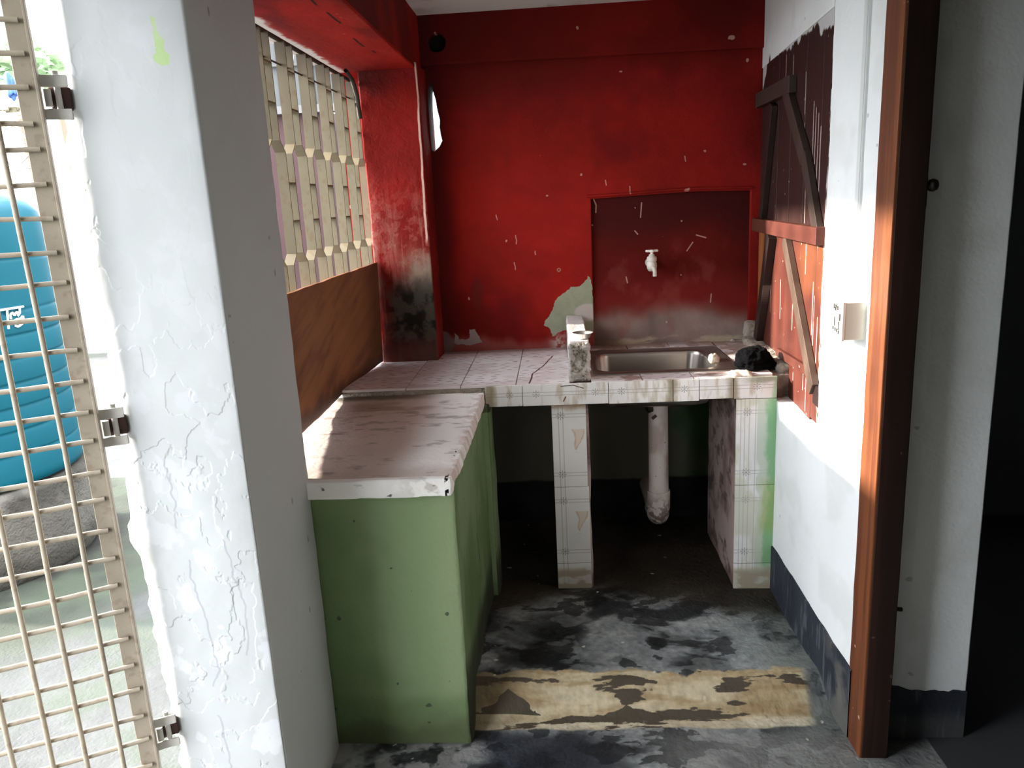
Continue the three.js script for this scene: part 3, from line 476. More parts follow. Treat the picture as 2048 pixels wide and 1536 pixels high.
{
  const t = thing('tiled_counter', 'white tiled masonry counter across the back wall holding the sink', 'counter', [0, 0, -2.7]);
  const sx0 = 0.125, sx1 = 0.655, sz0 = -3.25, sz1 = -2.79, F = -2.69;
  const slab = strip([roughBox(-0.795, sx0, 0.738, 0.806, ZB, F, { amp: 0.001 }), roughBox(sx1, 0.757, 0.738, 0.806, ZB, F, { amp: 0.001 }), roughBox(sx0 - 0.02, sx1 + 0.02, 0.738, 0.806, sz1, F, { amp: 0.001 }), roughBox(sx0 - 0.02, sx1 + 0.02, 0.738, 0.806, ZB, sz0, { amp: 0.001 }), roughBox(0.74, 0.845, 0.715, 0.806, ZB, -2.74, { amp: 0.001 })]);
  part(t, 'slab', uvRegion(slab, M_mortar, UX, UYZ), M_mortar);
  const tile = (x0, x1, z0, z1, y1 = TOP) => { const e = rr(-0.0008, 0.0008), g = rbox(x0 + 0.0015, x1 - 0.0015, 0.806, y1 + e, z0 + 0.0015, z1 - 0.0015, 0.0015); part(t, 'tile', uvRegion(g, M_topTile, UX, UZ), M_topTile); };
  const zs = [-2.692, -2.9, -3.1, -3.3, -3.376], xs = [-0.795, -0.56, -0.36, -0.16, 0.034];
  for (let j = 0; j < 4; j++) for (let i = 0; i < 4; i++) { if (j > 1 && i === 0) { if (j === 2) tile(-0.795, xs[1], -3.192, zs[j]); continue; } if (j === 3 && i === 1) { tile(-0.512, xs[2], zs[4], zs[3]); continue; } tile(xs[i], xs[i + 1], zs[j + 1], zs[j]); }
  for (const [a, b] of [[0.108, 0.29], [0.29, 0.47], [0.47, 0.658]]) { tile(a, b, -3.376, -3.256, TOP + 0.002); tile(a, b, -2.786, -2.692, TOP); }
  tile(0.66, 0.752, -2.83, -2.72); tile(0.662, 0.775, -3.03, -2.833); tile(0.662, 0.80, -3.2, -3.033); tile(0.662, 0.83, -3.375, -3.203);
  const jx = [-0.272, -0.138, 0.168, 0.395, 0.487, 0.606, 0.757];
  for (let i = 0; i < 6; i++) { const yb = [0.737, 0.736, 0.734, 0.734, 0.739, 0.736][i], g = rbox(jx[i] + 0.0012, jx[i + 1] - 0.0012, yb, TOP - 0.002 + (i === 2 ? 0.001 : 0), F - 0.001, F + 0.009 + rr(-0.001, 0.001), 0.0015); part(t, 'tile', uvRegion(g, M_frontTile, UX, UY), M_frontTile); }
  // the two tiled piers
  const mid = local(t, 'pier', uvRegion(roughBox(-0.034, 0.097, -0.03, 0.74, -3.02, -2.722, { amp: 0.004, freq: 9 }), M_pierSide, UZ, UY).translate(0, 0, 2.7), M_pierSide, 'middle pier under the counter');
  const rt = local(t, 'pier', uvRegion(roughBox(0.62, 0.757, -0.03, 0.74, -3.2, -2.69, { amp: 0.004, freq: 9 }), M_pierSide, UZ, UY).translate(0, 0, 2.7), M_pierSide, 'right pier with smears of green paint');
  for (const [a, b] of [[0.0, 0.103], [0.105, 0.411], [0.413, 0.734]]) {
    local(mid, 'tile', uvRegion(rbox(-0.037, 0.091 + (a === 0.413 ? -0.004 : 0), a, b, -2.724, -2.713 + rr(0, 0.001), 0.0015), M_pierTile, UX, UY).translate(0, 0, 2.7), M_pierTile);
    local(rt, 'tile', uvRegion(rbox(0.617, 0.757, a, b, -2.692, -2.682 + rr(0, 0.001), 0.0015), M_pierTile, UX, UY).translate(0, 0, 2.7), M_pierTile);
  }
  // cement smeared over the front right corner and against the right wall
  const lump = (x0, x1, y0, y1, z0, z1, s) => roughBox(x0, x1, y0, y1, z0, z1, { cell: 0.008, r: 0.012, amp: 0.006, freq: 40 + s });
  part(t, 'cement_patch', uvRegion(strip([lump(0.60, 0.68, 0.806, 0.822, -2.76, -2.688, 1)]), M_mortar, UX, UYZ), plain('#d8cfc0', { roughness: 0.9 }), 'pale cement smear on the front right corner');
  part(t, 'cement_patch', uvRegion(strip([lump(0.80, 0.85, 0.80, 0.90, -3.385, -3.33, 2), lump(0.74, 0.845, 0.806, 0.822, -3.385, -3.352, 5), lump(0.783, 0.85, 0.78, 0.84, -3.34, -2.75, 6)]), M_mortar, UX, UYZ), M_mortar, 'broken cement in the back right corner');
  // a loose chip of tile edge by the wall
}
{
  // upright kerb at the left of the sink
  const kerbTex = regionTex(128, 512, [0, 0.12, 0.8, 4.4], (u, v) => mul([222, 216, 214], 0.94 + 0.08 * fbm(u * 30, v * 20, 3)));
  const M_kerb = regionMat(kerbTex, { roughness: 0.7, relief: roughRelief, bumpScale: 0.002, reliefSize: 0.3 });
  const brokenTex = regionTex(256, 512, [0.02, 0.12, 0.8, 0.98], (u, v) => { let c = mix([112, 102, 90], [166, 156, 144], sst(0.3, 0.65, fbm(u * 160, v * 160, 3))); c = mix(c, [212, 204, 198], sst(0.5, 0.64, fbm(u * 60 + 7, v * 60, 5)) * 0.8); c = mix(c, [214, 206, 204], sst(0.012, 0.004, Math.min(u - 0.032, 0.106 - u) + 0.006 * (fbm(v * 60, u * 60, 3) - 0.5))); return c; });
  const M_broken = regionMat(brokenTex, { roughness: 0.95, relief: roughRelief, bumpScale: 0.01, reliefSize: 0.12 });
  const t = thing('sink_kerb', 'low white upright kerb beside the sink with a broken front end', 'kerb', [0.07, TOP, -3.05]);
  part(t, 'kerb_body', uvRegion(roughBox(0.035, 0.106, TOP - 0.003, 0.956, -3.37, -2.735, { cell: 0.02, r: 0.005, amp: 0.003, freq: 25 }), M_kerb, UX, UYZ), M_kerb);
  part(t, 'broken_end', uvRegion(roughBox(0.032, 0.106, TOP - 0.004, 0.945, -2.75, -2.716, { cell: 0.005, r: 0.006, amp: 0.006, freq: 75 }), M_broken, UX, UY), M_broken, 'rough broken brick and mortar end of the kerb');
  // steel dish
  const steel = new THREE.MeshStandardMaterial({ color: new THREE.Color('#dad9d5'), metalness: 1, roughness: 0.42 });
  const d = thing('steel_dish', 'small round steel dish on top of the kerb by the sink', 'dish', [0.086, 0.958, -2.775]);
  local(d, 'bowl', lathe([[0, 0.0], [0.02, 0.0], [0.026, 0.004], [0.031, 0.016], [0.038, 0.0205], [0.0385, 0.0215], [0.0375, 0.022], [0.03, 0.0185], [0.025, 0.0055], [0.019, 0.0015], [0, 0.0015]], 32), steel);
  // cement lump on which the dish stands is part of the kerb
}
{
  // steel sink let into the counter
  const steel = new THREE.MeshPhysicalMaterial({ color: new THREE.Color('#a39d98'), metalness: 1, roughness: 0.33, anisotropy: 0.4 });
  steel.bumpMap = bump(plasterRelief, 1, 1, 0.4); steel.bumpScale = 0.0006;
  const t = thing('kitchen_sink', 'stained rectangular steel sink let into the tiled counter', 'sink', [0.37, TOP, -3.0]);
  const X0 = 0.108, X1 = 0.658, Z0 = -3.252, Z1 = -2.786, bx0 = 0.142, bx1 = 0.585, bz0 = -3.185, bz1 = -2.84, R = 0.06, n = 10;
  const loop = (x0, x1, z0, z1, r) => { const a = []; for (const [cx, cz, s] of [[x1 - r, z1 - r, 0], [x0 + r, z1 - r, 1], [x0 + r, z0 + r, 2], [x1 - r, z0 + r, 3]]) for (let i = 0; i <= n; i++) { const q = (s + i / n) * Math.PI / 2; a.push([cx + r * Math.cos(q), cz + r * Math.sin(q)]); } return a; };
  const rings = [[loop(X0, X1, Z0, Z1, 0.015), 0.8145], [loop(X0 + 0.002, X1 - 0.002, Z0 + 0.002, Z1 - 0.002, 0.015), 0.8195], [loop(X0 + 0.01, X1 - 0.01, Z0 + 0.01, Z1 - 0.01, 0.015), 0.8205], [loop(bx0 - 0.006, bx1 + 0.006, bz0 - 0.006, bz1 + 0.006, R + 0.006), 0.818], [loop(bx0, bx1, bz0, bz1, R), 0.814], [loop(bx0 + 0.004, bx1 - 0.004, bz0 + 0.004, bz1 - 0.004, R), 0.80], [loop(bx0 + 0.014, bx1 - 0.014, bz0 + 0.014, bz1 - 0.014, R), 0.70], [loop(bx0 + 0.022, bx1 - 0.022, bz0 + 0.022, bz1 - 0.022, R), 0.672], [loop(bx0 + 0.045, bx1 - 0.045, bz0 + 0.045, bz1 - 0.045, R), 0.662], [loop(0.335, 0.415, -3.05, -2.97, 0.039), 0.656]];
  const pos = [], idx = [], m = rings[0][0].length;
  for (const [L, y] of rings) for (const [x, z] of L) pos.push(x, y, z);
  for (let r = 0; r + 1 < rings.length; r++) for (let i = 0; i < m; i++) { const a = r * m + i, b = r * m + (i + 1) % m; idx.push(a, b, a + m, b, b + m, a + m); }
  let g = new THREE.BufferGeometry(); g.setAttribute('position', new THREE.Float32BufferAttribute(pos, 3)); g.setIndex(idx); g.computeVertexNormals(); { const nn = g.attributes.normal; if (nn.getY(3 * m) < 0) { g.setIndex(idx.reverse()); g.computeVertexNormals(); } }
  const uv = new Float32Array(pos.length / 3 * 2); for (let i = 0; i < pos.length / 3; i++) { uv[2 * i] = pos[3 * i]; uv[2 * i + 1] = pos[3 * i + 2]; } g.setAttribute('uv', new THREE.BufferAttribute(uv, 2));
  part(t, 'basin', g, steel);
  const dr = lathe([[0, 0.652], [0.03, 0.652], [0.036, 0.656], [0.04, 0.6585], [0.044, 0.657], [0.044, 0.62], [0.03, 0.60], [0, 0.60]], 28); dr.translate(0.375, 0, -3.01); part(t, 'drain', dr, plain('#5b5956', { metalness: 1, roughness: 0.4 }), 'round drain fitting');
  const cem = roughBox(0.572, 0.606, 0.812, 0.842, -2.99, -2.93, { cell: 0.004, r: 0.012, amp: 0.006, freq: 60 });
  solo('cement_lump', 'small pale crumbling lump on the right rim of the steel sink', 'lump', cem, plain('#cbbfae', { roughness: 0.95 }), [0.588, 0.812, -2.96]);
  // waste pipe under the sink
  const pvcTex = regionTex(256, 512, [0, 0.3, 0.1, 0.9], (u, v) => { let c = mix([206, 196, 190], [176, 160, 150], sst(0.45, 0.7, fbm(u * 14, v * 8, 4))); c = mix(c, [52, 46, 44], specks(u, v, 50, 0.88) * 0.9); c = mix(c, [90, 78, 70], sst(0.3, 0.16, v) * sst(0.5, 0.62, fbm(u * 60, v * 60, 3)) * 0.8); return c; });
  const pvc = regionMat(pvcTex, { roughness: 0.5, relief: null });
  const px = 0.383, pz = -3.0, p = thing('waste_pipe', 'dirty white plastic waste pipe hanging under the sink', 'pipe', [px, 0.16, pz]);
  const around = (x, y, z) => 0.15 + Math.atan2(x - px, z - pz) * 0.04;
  const P = (name, gg, label) => part(p, name, uvRegion(gg, pvc, around, UY), pvc, label);
  P('pipe', lathe([[0.04, 0.25], [0.0385, 0.66], [0.034, 0.66], [0.034, 0.25]], 28).translate(px, 0, pz));
  P('coupling', lathe([[0.0395, 0.278], [0.0455, 0.278], [0.046, 0.272], [0.046, 0.208], [0.0445, 0.202], [0.04, 0.2]], 28).translate(px, 0, pz), 'socket ring of the pipe');
  const arc = []; for (let i = 0; i <= 12; i++) { const q = i / 12 * Math.PI / 2; arc.push([px, 0.205 - 0.045 * Math.sin(q), pz - 0.045 * (1 - Math.cos(q))]); } arc.push([px, 0.16, pz - 0.12]);
  P('elbow', tube(arc, 0.0435, 24, 28), 'elbow turning back to the wall');
  P('tail_pipe', rod([px, 0.16, pz - 0.1], [px, 0.165, ZB - 0.01], 0.038, 20));
  const tape = rbox(px - 0.022, px + 0.0, 0.60, 0.612, pz + 0.036, pz + 0.0405, 0.0015); tape.translate(-px, -0.606, 0); tape.rotateZ(0.7); tape.translate(px - 0.012, 0.606, 0); part(p, 'tape', tape, plain('#3a2722'), 'short dark strip of tape');
}
{
  // white tap on the splash wall
  const m = plain('#d9d3c9', { roughness: 0.4 }), z0 = ZB - 0.016, t = thing('water_tap', 'small white plastic tap on the dark red splash wall', 'tap', [0.402, 1.165, z0]);
  const bz = z0 + 0.075;
  part(t, 'inlet', strip([rod([0.402, 1.168, z0], [0.402, 1.166, bz], 0.011, 16), rod([0.402, 1.168, z0], [0.402, 1.168, z0 + 0.012], 0.02, 20)]), m);
  part(t, 'body', strip([lathe([[0, -0.024], [0.014, -0.022], [0.02, -0.012], [0.0215, 0.0], [0.02, 0.012], [0.0165, 0.016], [0.0195, 0.018], [0.0205, 0.022], [0.0205, 0.034], [0.018, 0.038], [0.013, 0.041], [0.012, 0.047], [0.006, 0.05], [0, 0.05]], 28).translate(0.402, 1.16, bz)]), m);
  part(t, 'spout', tube([[0.402, 1.155, bz + 0.01], [0.408, 1.15, bz + 0.026], [0.410, 1.138, bz + 0.032], [0.410, 1.118, bz + 0.032]], 0.0085, 14, 20), m);
  const h = strip([rod([0.402, 1.205, bz], [0.402, 1.218, bz], 0.006, 12), lathe([[0, 0.0], [0.01, 0], [0.012, 0.004], [0, 0.009]], 16).translate(0.402, 1.216, bz), rbox(0.375, 0.429, 1.217, 1.227, bz - 0.007, bz + 0.007, 0.0045, 3), rbox(0.395, 0.409, 1.217, 1.227, bz - 0.02, bz + 0.02, 0.0045, 3)]);
  part(t, 'handle', h, plain('#efece6', { roughness: 0.35 }), 'white cross handle');
}
{
  // crumpled black cloth
  let g = new THREE.IcosahedronGeometry(1, 24); g.deleteAttribute('uv'); g.deleteAttribute('normal'); g = mergeVertices(g, 1e-4);
  const p = g.attributes.position;
  for (let i = 0; i < p.count; i++) {
    const x = p.getX(i), y = p.getY(i), z = p.getZ(i), rid = 1 - Math.abs(2 * n3(x * 2.2 + 5, y * 2.2 + 9, z * 2.2 + 3) - 1), rd2 = 1 - Math.abs(2 * n3(x * 4.6 + 15, y * 4.6 + 9, z * 4.6) - 1);
    const k = 0.74 + 0.24 * rid + 0.13 * rd2 + 0.03 * n3(x * 14, y * 14, z * 14), low = y < -0.2 ? 1.12 : 1;
    p.setXYZ(i, x * k * 0.064 * low * (1 + 0.18 * sst(0, 1, x) * (y < 0.1 ? 1 : 0)), Math.max(0, 0.028 + y * k * 0.052), z * k * 0.06 * low);
  }
  g.computeVertexNormals();
  const m = new THREE.MeshPhysicalMaterial({ color: new THREE.Color('#060608'), roughness: 1, specularIntensity: 0.2 }); m.bumpMap = null;
  const o = shade(new THREE.Mesh(g, m)); o.name = 'black_cloth'; o.position.set(0.708, TOP + 0.004, -2.815); o.rotation.y = 0.4; tag(o, 'crumpled black cloth on the counter corner under the shutter', 'cloth'); scene.add(o);
}
// ------------------------------------------------------------------ lower green counter
{
  const greenTex = regionTex(700, 700, [1.15, 2.45, -0.15, 0.72], (u, v) => {
    const f = u < 1.665;
    let c = mix([104, 126, 88], [124, 144, 106], sst(0.35, 0.65, fbm(u * 3.2 + 7, v * 3.2, 4)));
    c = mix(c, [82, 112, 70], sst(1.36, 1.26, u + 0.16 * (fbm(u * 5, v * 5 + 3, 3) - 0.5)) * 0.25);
    c = mix(c, [136, 152, 116], sst(1.56, 1.63, u + 0.05 * (fbm(u * 9, v * 4, 3) - 0.5)) * (f ? 0.75 : 0));
    c = mix(c, [74, 66, 54], sst(0.03, -0.06, v + 0.09 * (fbm(u * 8, v * 8 + 4, 4) - 0.5)) * 0.8);
    c = mix(c, [84, 104, 66], sst(0.1, 0.03, v + 0.1 * (fbm(u * 6 + 9, v * 6, 4) - 0.5)) * 0.5);
    c = mix(c, [60, 70, 52], specks(u + 2, v + 3, 14, 0.86) * 0.8);
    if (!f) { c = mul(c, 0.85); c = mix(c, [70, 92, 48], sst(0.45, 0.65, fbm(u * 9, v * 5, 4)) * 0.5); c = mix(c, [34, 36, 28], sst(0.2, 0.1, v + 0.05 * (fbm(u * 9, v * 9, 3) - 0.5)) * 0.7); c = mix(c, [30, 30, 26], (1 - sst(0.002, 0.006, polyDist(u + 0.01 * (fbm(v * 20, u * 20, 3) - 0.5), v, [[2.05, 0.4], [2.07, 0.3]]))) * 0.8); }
    return c;
  });
  const M_green = regionMat(greenTex, { roughness: 0.75, bumpScale: 0.004 });
  const slabTex = regionTex(800, 1100, [-0.9, -0.24, 2.55, 3.5], (u, w) => { // w = y - z
    const z = 0.76 - w, front = w < 2.69;
    let c = mul([234, 231, 230], 0.93 + 0.1 * fbm(u * 5, w * 9, 4));
    if (front) { c = mix(c, [176, 168, 162], 0.6 * sst(-0.5, -0.34, u) * sst(0.42, 0.6, fbm(u * 34, w * 34, 4))); c = mix(c, [84, 80, 78], sst(0.66, 0.72, fbm(u * 20 + 4, w * 44, 4)) * sst(2.665, 2.645, w)); return c; }
    c = mix(c, mix([184, 166, 158], [200, 185, 178], fbm(u * 8, w * 10, 4)), sst(-0.36, -0.52, u + 0.10 * (fbm(u * 5 + 8, w * 5, 4) - 0.5) + 0.04 * (w - 3)) * 0.8);
    c = mix(c, [184, 166, 158], 0.6 * sst(2.80, 2.72, w + 0.08 * (fbm(u * 9, w * 9, 4) - 0.5)));
    c = mix(c, [150, 128, 114], 0.7 * sst(0.45, 0.7, fbm(u * 6 + 3, w * 16, 5)) * sst(3.24, 3.3, w) * sst(3.44, 3.36, w) * sst(-0.36, -0.5, u));
    c = mix(c, [86, 82, 66], 0.85 * sst(3.40, 3.45, w + 0.02 * (fbm(u * 20, w, 3) - 0.5)) * sst(-0.4, -0.6, u));
    c = mix(c, [104, 92, 86], 0.4 * sst(0.62, 0.8, fbm(u * 14 + 9, w * 30 + 4, 6)));
    c = mix(c, [182, 160, 156], 0.5 * sst(-0.33, -0.29, u) * sst(0.4, 0.6, fbm(u * 50, w * 50, 3)));
    return c;
  });
  const M_slab = regionMat(slabTex, { roughness: 0.65, bumpScale: 0.003, reliefSize: 0.5 });
  const t = thing('green_counter', 'low green masonry counter with a chipped white cement slab', 'counter', [-0.5, -0.09, -2.3]);
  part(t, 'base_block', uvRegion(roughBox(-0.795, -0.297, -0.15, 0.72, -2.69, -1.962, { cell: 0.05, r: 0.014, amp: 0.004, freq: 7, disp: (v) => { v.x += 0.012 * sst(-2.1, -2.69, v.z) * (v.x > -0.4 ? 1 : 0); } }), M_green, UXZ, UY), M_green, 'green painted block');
  part(t, 'end_pier', uvRegion(roughBox(-0.31, -0.258, -0.05, 0.75, -2.78, -2.672, { cell: 0.03, r: 0.006, amp: 0.004, freq: 9 }), M_green, (x, y, z) => x + 1.93, UY), M_green, 'pale green pier end under the tiled counter');
  const g = roughBox(-0.86, -0.275, 0.695, 0.747, -2.685, -1.925, { cell: 0.014, r: 0.004, amp: 0.0012, freq: 30, disp: (v, d) => {
    const s = (-1.93 - v.z) / 0.75; v.y += 0.045 * s; if (v.x > -0.3) v.x -= 0.024 * (1 - s);
    const ch = fbm(v.x * 32 + 3, v.z * 32, 4) - 0.45; if (d.y < -0.3 && v.z > -1.96) { v.y += 0.018 * Math.max(0, ch) * sst(-0.6, -0.35, v.x) * 2; }
    if (d.x > 0.3) v.x -= 0.008 * Math.max(0, fbm(v.z * 30, v.y * 60, 4) - 0.42);
    if (d.y > 0.3) v.y += 0.004 * (fbm(v.x * 7, v.z * 7, 3) - 0.5);
  } });
  part(t, 'slab', uvRegion(g, M_slab, UX, UYZ), M_slab, 'rough white cement slab with brown stains');
}
// ------------------------------------------------------------------ window grille and plywood board
{
  const ironTex = regionTex(256, 768, [2.2, 2.6, 0.8, 2.0], (u, v) => { let c = mul([126, 115, 94], 0.9 + 0.15 * fbm(u * 20, v * 8, 4)); c = mix(c, [112, 88, 64], sst(0.6, 0.8, fbm(u * 60 + 9, v * 40, 5)) * 0.4); c = mix(c, [70, 58, 48], sst(1.86, 1.97, v + 0.06 * fbm(u * 20, v * 9, 3)) * 0.7); return c; });
  const m = regionMat(ironTex, { roughness: 0.6, relief: null }), dark = plain('#3b322a', { roughness: 0.7 });
  const x0 = -0.786, x1 = -0.756, t = thing('window_grille', 'cream painted iron grille of zigzag bars in the left window', 'grille', [-0.77, 1.0, -2.6]);
  const ys = [1.09, 1.305, 1.335, 1.62, 1.65, 1.932], N = 17, z0 = -1.945;
  const off = (i, y) => { const lev = (k) => ((i + k) % 2 ? 1 : -1) * 0.018; return y > 1.635 ? lev(1) : y > 1.32 ? lev(0) : y > 1.0 ? lev(1) : lev(0); };
  const zc = (i) => -1.848 - 0.0975 * i;
  for (let i = 1; i < 15; i++) {
    const pos = [], idx = [], th = 0.0045, jit = 0.003 * (VAL[i * 7] - 0.5);
    ys.forEach((y) => { const z = zc(i) + off(i, y) + jit; for (const [x, dz] of [[x0, -th / 2], [x1, -th / 2], [x1, th / 2], [x0, th / 2]]) pos.push(x, y, z + dz); });
    for (let k = 0; k + 1 < ys.length; k++) for (let e = 0; e < 4; e++) { const a = k * 4 + e, b = k * 4 + (e + 1) % 4; idx.push(a, b, a + 4, b, b + 4, a + 4); }
    idx.push(0, 2, 1, 0, 3, 2); const q = (ys.length - 1) * 4; idx.push(q, q + 1, q + 2, q, q + 2, q + 3);
    let g = new THREE.BufferGeometry(); g.setAttribute('position', new THREE.Float32BufferAttribute(pos, 3)); g.setIndex(idx.reverse()); g = g.toNonIndexed(); g.computeVertexNormals();
    part(t, 'bar', uvRegion(g, m, UXZ, UY), m);
    // short rungs that tie the close pairs together
    for (const [ya, par] of [[1.853, 0], [1.747, 0], [1.535, 1], [1.428, 1], [1.217, 0], [1.11, 0]]) {
      if (((i + 1) % 2) !== par || i + 1 > 14) continue;
      const za = zc(i) + off(i, ya), zb = zc(i + 1) + off(i + 1, ya); part(t, 'rung', box(x0 + 0.002, x1 - 0.001, ya - 0.0025, ya + 0.0025, zb, za), m);
    }
  }
  part(t, 'top_rail', rod([-0.772, 1.936, -1.95], [-0.772, 1.938, -3.2], 0.007, 8), dark, 'dark top rail');
  part(t, 'bottom_rail', box(-0.782, -0.772, 1.09, 1.1, -3.2, -1.95), m);
  part(t, 'tie_wire', rod([-0.775, 1.868, -1.96], [-0.775, 1.872, -3.19], 0.003, 6), dark, 'thin dark wire');
  // bent dark strap at the far top corner
  part(t, 'strap', tube([[-0.752, 1.955, -3.02], [-0.745, 1.93, -3.08], [-0.745, 1.88, -3.13], [-0.748, 1.80, -3.165]], 0.009, 6, 16), dark, 'bent black strap');
}
{
  const plyTex = regionTex(900, 400, [-3.2, -1.9, 0.8, 1.26], (u, v) => {
    const r = 0.9 * v + 0.32 * u, gr = fbm(u * 3 + 0.2 * fbm(u * 4, v * 4, 3), r * 46 + 3, 5);
    let c = mix([122, 77, 49], [138, 89, 57], sst(0.3, 0.7, gr)); c = mul(c, 0.85 + 0.35 * fbm(u * 3 + 20, v * 4, 4));
    c = mix(c, [70, 40, 28], sst(0.58, 0.8, fbm(u * 7 + 3, r * 22 + 9, 5)) * 0.35); c = mix(c, [48, 24, 18], sst(0.88, 0.81, v + 0.06 * (fbm(u * 12, v * 8, 4) - 0.5)) * 0.7);
    c = mix(c, [120, 74, 52], sst(1.15, 1.22, v + 0.05 * (fbm(u * 8, v * 9, 3) - 0.5)) * 0.3); c = mix(c, [46, 24, 18], sst(-2.9, -3.15, u) * 0.35);
    return c;
  });
  const m = regionMat(plyTex, { roughness: 0.55, bumpScale: 0.0015 });
  const g = roughBox(-0.752, -0.74, 0.795, 1.236, -3.188, -1.955, { cell: 0.03, r: 0.001, amp: 0, disp: (v) => { v.y += (v.y < 1 ? 0.010 : 0.006) * (fbm(v.z * 9, v.y, 3) - 0.5); v.x += 0.004 * Math.sin((v.z + 2) * 2.2) + 0.006 - 0.044 * (1.236 - v.y) / 0.44 * sst(-3.19, -2.7, v.z) - 0.012 * (1.236 - v.y) / 0.44; v.y += 0.025 * sst(-2.5, -3.18, v.z) * (1.236 - v.y) / 0.44; } });
  const o = solo('plywood_board', 'brown stained plywood board screening the lower left window', 'board', uvRegion(g, m, UZ, UY), m, [-0.746, 0.823, -2.57]);
}
// ------------------------------------------------------------------ plank shutters in the right wall (s runs away from the camera, y up)
{
  const drips = [[0.33, 1.70, 1.36], [0.27, 1.66, 1.30], [0.30, 1.68, 1.52], [0.24, 1.62, 1.36], [0.44, 1.80, 1.62], [0.62, 1.88, 1.74], [0.74, 1.9, 1.78], [0.40, 1.55, 1.34], [0.36, 1.3, 1.18], [0.235, 1.12, 0.95], [0.19, 1.06, 0.88], [0.255, 1.16, 1.0], [0.34, 0.98, 0.80], [0.30, 0.86, 0.74], [0.52, 1.1, 0.97], [0.72, 1.12, 0.98], [0.48, 0.86, 0.8], [0.22, 1.33, 1.24], [0.42, 1.33, 1.27], [0.15, 0.9, 0.80], [0.9, 1.08, 0.96]];
  const paint = (c, u, v) => {
    for (const [a, y1, y0] of drips) { if (Math.abs(u - a) > 0.03 || v > y1 + 0.01 || v < y0 - 0.01) continue; const d = segDist(u + 0.008 * (fbm(v * 9, a * 50, 3) - 0.5), v, a, y0, a, y1); c = mix(c, [214, 200, 188], (1 - sst(0.0022, 0.0055, d)) * 0.8 * sst(0.3, 0.5, fbm(v * 30, a * 90, 2) + 0.15)); }
    // whitewash smeared along the top and the near edge
    const e = 1.885 + 0.028 * sst(0.1, 0.5, u) + 0.02 * sst(0.6, 1.15, u) - 0.10 * sst(1.06, 1.17, u) + 0.03 * (fbm(u * 9, 3, 4) - 0.5) + 0.02 * (fbm(u * 40, v * 12, 3) - 0.5) - 0.02 * sst(0.6, 0.8, fbm(u * 30 + 9, 1.3, 4)) + 0.05 * (fbm(u * 5 + 3, v * 9, 3) - 0.5);
    c = mix(c, [204, 204, 206], sst(e - 0.004, e + 0.006, v));
    const n = 0.15 + 0.04 * (fbm(3, v * 11, 4) - 0.5) + 0.015 * (fbm(u * 60, v * 40, 3) - 0.5);
    c = mix(c, [196, 192, 192], sst(n + 0.004, n - 0.006, u) * sst(0.34, 0.46, fbm(u * 40 + 7, v * 14, 4)) * sst(1.78, 1.7, v));
    c = mix(c, [205, 190, 180], specks(u, v, 24, 0.92) * 0.7);
    return c;
  };
  const plankTex = regionTex(700, 800, [0, 1.25, 0.68, 1.98], (u, v) => {
    let c = mix([78, 37, 29], [96, 47, 36], fbm(u * 30 + 4, v * 3, 4)); c = mul(c, 0.85 + 0.3 * fbm(u * 5, v * 5, 3));
    if (v > 1.29) c = mix(mul(c, 0.6), [52, 32, 29], 0.65);
    const bare = Math.max(sst(1.045, 1.07, u + 0.01 * (fbm(v * 9, 4, 2) - 0.5)), 0.75 * sst(1.10, 1.2, v + 0.14 * (fbm(u * 9, v * 6, 4) - 0.5)) * sst(0.55, 0.4, u)) * sst(1.30, 1.28, v);
    c = mix(c, mix([150, 86, 44], [170, 110, 64], fbm(u * 60 + 3, v * 5, 4)), bare * (u > 1 ? 0.9 : 0.5));
    return paint(c, u, v);
  });
  const braceTex = regionTex(500, 600, [0, 1.25, 0.68, 1.98], (u, v) => (v > 1.3 ? mix([52, 40, 35], [74, 60, 53], fbm(u * 30, v * 12, 4)) : mix([74, 56, 47], [98, 80, 69], fbm(u * 30, v * 12, 4))));
  const railTex = regionTex(500, 600, [0, 1.25, 0.68, 1.98], (u, v) => mix(mix([84, 42, 34], [102, 55, 44], fbm(u * 8, v * 40, 4)), [210, 196, 184], specks(u, v, 20, 0.9) * 0.7));
  const darkTex = regionTex(300, 400, [0, 1.25, 0.68, 1.98], (u, v) => { let c = mix([36, 24, 21], [52, 34, 29], fbm(u * 30, v * 12, 4)); c = mix(c, [120, 100, 92], (1 - sst(0.002, 0.006, polyDist(u, v, [[0.9, 1.08], [0.93, 1.0], [0.94, 0.93]]))) * 0.8); return c; });
  const [MP, MB, MR, MD] = [plankTex, braceTex, railTex, darkTex].map((x) => regionMat(x, { roughness: 0.55, bumpScale: 0.0015, relief: plasterRelief }));
  const turn = Math.atan2(0.9976, 0.0688), Y0 = 0.735;
  const mk = (y) => { const o = new THREE.Group(); o.position.set(0.775, y, -2.2); o.rotation.y = turn; scene.add(o); return o; };
  const add = (o, name, g, m, label) => { uvRegion(g, m, UX, (x, y) => y); g.translate(0, -o.position.y, 0); return local(o, name, g, m, label); };
  const bar = (a, b, w, z0, z1) => { const L = Math.hypot(b[0] - a[0], b[1] - a[1]), g = rbox(-L / 2, L / 2, -w / 2, w / 2, z0, z1, 0.002); g.rotateZ(Math.atan2(b[1] - a[1], b[0] - a[0])); g.translate((a[0] + b[0]) / 2, (a[1] + b[1]) / 2, 0); return g; };
  const edges = [0.075, 0.235, 0.43, 0.63, 0.84, 1.05, 1.17];
  const lower = mk(Y0), upper = mk(1.27); lower.name = 'window_shutter'; upper.name = 'window_shutter_001'; used.window_shutter = 1;
  tag(lower, 'lower reddish brown plank shutter with dark brace and bare orange wood edge', 'shutter'); tag(upper, 'upper dark brown plank shutter smeared with whitewash at its top', 'shutter');
